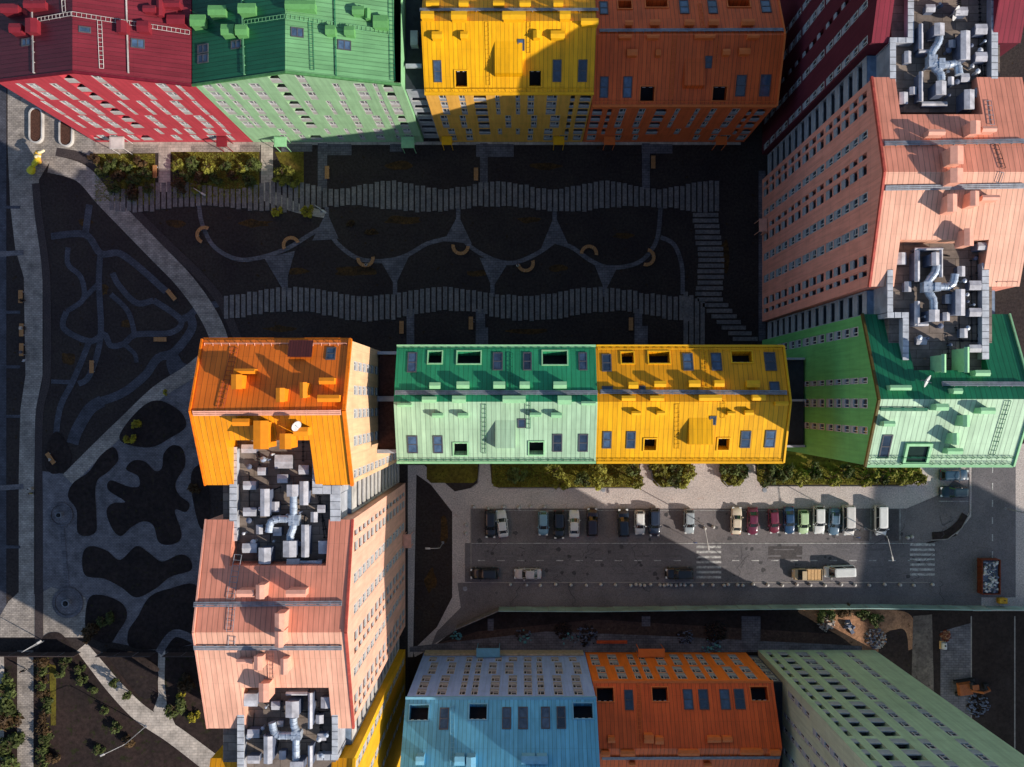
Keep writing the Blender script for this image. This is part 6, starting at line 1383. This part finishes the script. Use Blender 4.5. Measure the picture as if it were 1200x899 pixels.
# utility things on the forecourt
for (x, y, lb) in ((707, 574, 'small dark manhole in the sunny forecourt left of the narrow path'), (896, 574.5, 'small dark manhole in the forecourt behind the sunny cars'), (876, 653, 'round manhole cover on the sunny road right of the crossing'), (545, 690, 'dark pothole puddle in the path left of the road')):
    c = P(x, y); m = MB(); m.tube([(c.x, c.y, .03), (c.x, c.y, .075)], .38, 18); o = m.build('manhole_cover', GREYMET if x != 876 else SHD, None, (c.x, c.y, 0)); tag(o, lb, 'manhole')

# =================================================================== PEOPLE
def skin_body(J, E):
    me = bpy.data.meshes.new('t'); me.from_pydata([j[:3] for j in J], E, []); ob = bpy.data.objects.new('t', me); COL.objects.link(ob)
    ob.modifiers.new('s', 'SKIN'); ob.modifiers.new('u', 'SUBSURF').levels = 1
    for i, j in enumerate(J): me.skin_vertices[0].data[i].radius = (j[3], j[4] if len(j) > 4 else j[3])
    me.skin_vertices[0].data[0].use_root = True
    dg = bpy.context.evaluated_depsgraph_get(); nm = bpy.data.meshes.new_from_object(ob.evaluated_get(dg)); bpy.data.objects.remove(ob)
    for pl in nm.polygons: pl.use_smooth = True
    nm.name = 'body'; return nm
stand = [(0, 0, .95, .15, .11), (0, 0, 1.15, .14, .10), (0, 0, 1.38, .17, .11), (0, 0, 1.5, .06), (.01, 0, 1.58, .075), (.02, 0, 1.68, .1), (.01, 0, 1.76, .07),
 (0, .18, 1.4, .07), (.02, .24, 1.12, .05), (.12, .24, .88, .038), (.16, .23, .8, .035), (0, -.18, 1.4, .07), (-.04, -.24, 1.12, .05), (.04, -.25, .88, .038), (.08, -.24, .8, .035),
 (.02, .1, .86, .1), (.12, .1, .5, .07), (.02, .1, .09, .045), (.16, .1, .05, .04), (-.02, -.1, .86, .1), (-.06, -.1, .5, .07), (-.22, -.1, .12, .045), (-.08, -.1, .06, .04)]
SE = [(0, 1), (1, 2), (2, 3), (3, 4), (4, 5), (5, 6), (2, 7), (7, 8), (8, 9), (9, 10), (2, 11), (11, 12), (12, 13), (13, 14), (0, 15), (15, 16), (16, 17), (17, 18), (0, 19), (19, 20), (20, 21), (21, 22)]
sit = [(0, 0, .58, .16, .13), (0, 0, .78, .14, .10), (.02, 0, 1.0, .17, .11), (.03, 0, 1.13, .06), (.05, 0, 1.2, .075), (.06, 0, 1.3, .1), (.05, 0, 1.38, .07),
 (.02, .18, 1.02, .07), (.1, .22, .78, .05), (.32, .14, .66, .038), (.4, .12, .64, .035), (.02, -.18, 1.02, .07), (.1, -.22, .78, .05), (.32, -.14, .66, .038), (.4, -.12, .64, .035),
 (.06, .1, .56, .1), (.46, .11, .54, .07), (.48, .11, .1, .045), (.62, .11, .05, .04), (.06, -.1, .56, .1), (.46, -.11, .54, .07), (.5, -.11, .1, .045), (.64, -.11, .05, .04)]
BODY = {'stand': skin_body(stand, SE), 'sit': skin_body(sit, SE)}
HAIRM = plain('dark_hair', (.02, .014, .01), .8)
def hair(z, x, par):
    m = MB(); n = 10
    for i in range(5):
        for j in range(n):
            f = lambda a, b_: (x - .015 + math.cos(6.2832 * b_ / n) * math.cos(a * .33) * .112, math.sin(6.2832 * b_ / n) * math.cos(a * .33) * .108, z + math.sin(a * .33) * .12)
            m.face([f(i, j), f(i, j + 1), f(i + 1, j + 1), f(i + 1, j)])
    m.build('hair', HAIRM, par, (0, 0, 0), True)
def person(px, py, ang, pose, top, leg, label):
    c = P(px, py); me = BODY[pose].copy(); me.materials.clear()
    sk = plain('skin', C(206, 150, 120), .6, nz=.05); a = plain('cloth_' + top[0], C(*top[1]), .9); b_ = plain('cloth_' + leg[0], C(*leg[1]), .9)
    for x in (a, b_, sk, BLACK): me.materials.append(x)
    hip = .93 if pose == 'stand' else .64; nk = 1.53 if pose == 'stand' else 1.15; hd = .84 if pose == 'stand' else .2
    for pl in me.polygons:
        z, y, x = pl.center.z, abs(pl.center.y), pl.center.x
        hand = (pose == 'stand' and y > .18 and z < .86) or (pose == 'sit' and x > .36 and .6 < z < .7 and y > .06 and y < .19)
        pl.material_index = 2 if z > nk or hand else 3 if z < .12 else 0 if z > hip or (pose == 'stand' and y > .185 and z > .8) else 1
    o = bpy.data.objects.new('person', me); COL.objects.link(o); o.location = (c.x, c.y, .03); o.rotation_euler = (0, 0, R(ang)); tag(o, label, 'person'); hair(1.69 if pose == 'stand' else 1.31, .02 if pose == 'stand' else .06, o)
    m = MB(); z, x = (1.67, .115) if pose == 'stand' else (1.29, .155)
    for s_ in (-1, 1): m.box((x, s_ * .035, z + .01), (.02, .02, .012))
    m.build('eyes', BLACK, o); m = MB(); m.box((x + .012, 0, z - .02), (.03, .022, .04)); m.build('nose', sk, o); m = MB(); m.box((x, 0, z - .065), (.02, .05, .01)); m.build('mouth', plain('lips', C(150, 70, 66), .6), o)
person(40, 572, -100, 'stand', ('white', (225, 222, 215)), ('sand', (190, 160, 110)), 'person in a white top walking down the cycle track by the plaza')
person(41, 577.5, 80, 'stand', ('khaki', (150, 140, 90)), ('black', (30, 30, 34)), 'person in a khaki jacket just below the one in white on the cycle track')
person(30, 353, 0, 'stand', ('black', (34, 34, 40)), ('black', (30, 30, 34)), 'dark dressed person beside the topmost bench left of the west road')
person(27, 385, 0, 'sit', ('white', (225, 222, 215)), ('black', (30, 30, 34)), 'person in white sitting on the middle bench by the west road')
person(27, 413, 0, 'sit', ('grey', (120, 120, 130)), ('black', (30, 30, 34)), 'grey dressed person sitting on the lowest bench by the west road')
person(33, 423, -40, 'stand', ('pale', (200, 204, 212)), ('grey', (120, 120, 130)), 'pale dressed person bending the corner below the lowest bench')
person(62, 538, 200, 'sit', ('white', (225, 222, 215)), ('black', (30, 30, 34)), 'person in white on the bench in the triangular bed')
person(31, 784, -90, 'stand', ('black', (34, 34, 40)), ('black', (30, 30, 34)), 'person in black walking on the pale path at the bottom left')
person(607, 313, 100, 'sit', ('white', (225, 222, 215)), ('black', (30, 30, 34)), 'person in white near the curved bench right of the centre')
person(556, 377, 0, 'stand', ('grey', (120, 120, 130)), ('black', (30, 30, 34)), 'person in grey standing by the bench behind the central row')
person(430, 312, 90, 'sit', ('pale', (200, 204, 212)), ('black', (30, 30, 34)), 'person in a pale top seated on the curved bench near the courtyard lamp')
person(1002.5, 620, -90, 'stand', ('grey', (120, 120, 130)), ('black', (30, 30, 34)), 'person in grey walking between the white minivan and the last bay')

# =================================================================== CAMERA, LIGHT, RENDER
cam = bpy.data.cameras.new('camera'); co = bpy.data.objects.new('camera', cam); COL.objects.link(co)
co.location = (0, 0, H); cam.sensor_width = 36; cam.lens = 36 * F / 1200; cam.clip_end = 3000; cam.clip_start = 1
cam.shift_x = -(NX - 600) / 1200; cam.shift_y = (NY - 449.5) / 1200
sc.camera = co
sd = Vector((-.879, .476, -.488)).normalized()
sun = bpy.data.lights.new('sun', 'SUN'); so = bpy.data.objects.new('sun', sun); COL.objects.link(so)
sun.energy = 5.0; sun.angle = R(.5); sun.color = (1.0, .93, .84)
so.rotation_euler = sd.to_track_quat('-Z', 'Y').to_euler(); so.location = (100, -60, 150)
w = bpy.data.worlds.new('World'); sc.world = w; w.use_nodes = True; nt = w.node_tree; nt.nodes.clear()
out = nt.nodes.new('ShaderNodeOutputWorld'); bg = nt.nodes.new('ShaderNodeBackground'); sky = nt.nodes.new('ShaderNodeTexSky')
sky.sky_type = 'NISHITA'; sky.sun_disc = False; sky.sun_elevation = math.atan(.488); sky.sun_rotation = R(118.4); sky.air_density = 1.0; sky.dust_density = .6; sky.ozone_density = 2.0
nt.links.new(sky.outputs[0], bg.inputs[0]); nt.links.new(bg.outputs[0], out.inputs[0]); bg.inputs[1].default_value = .125
sc.view_settings.view_transform = 'Standard'; sc.view_settings.look = 'None'; sc.view_settings.exposure = 0
sc.render.engine = 'CYCLES'; sc.cycles.diffuse_bounces = 1; sc.cycles.max_bounces = 6
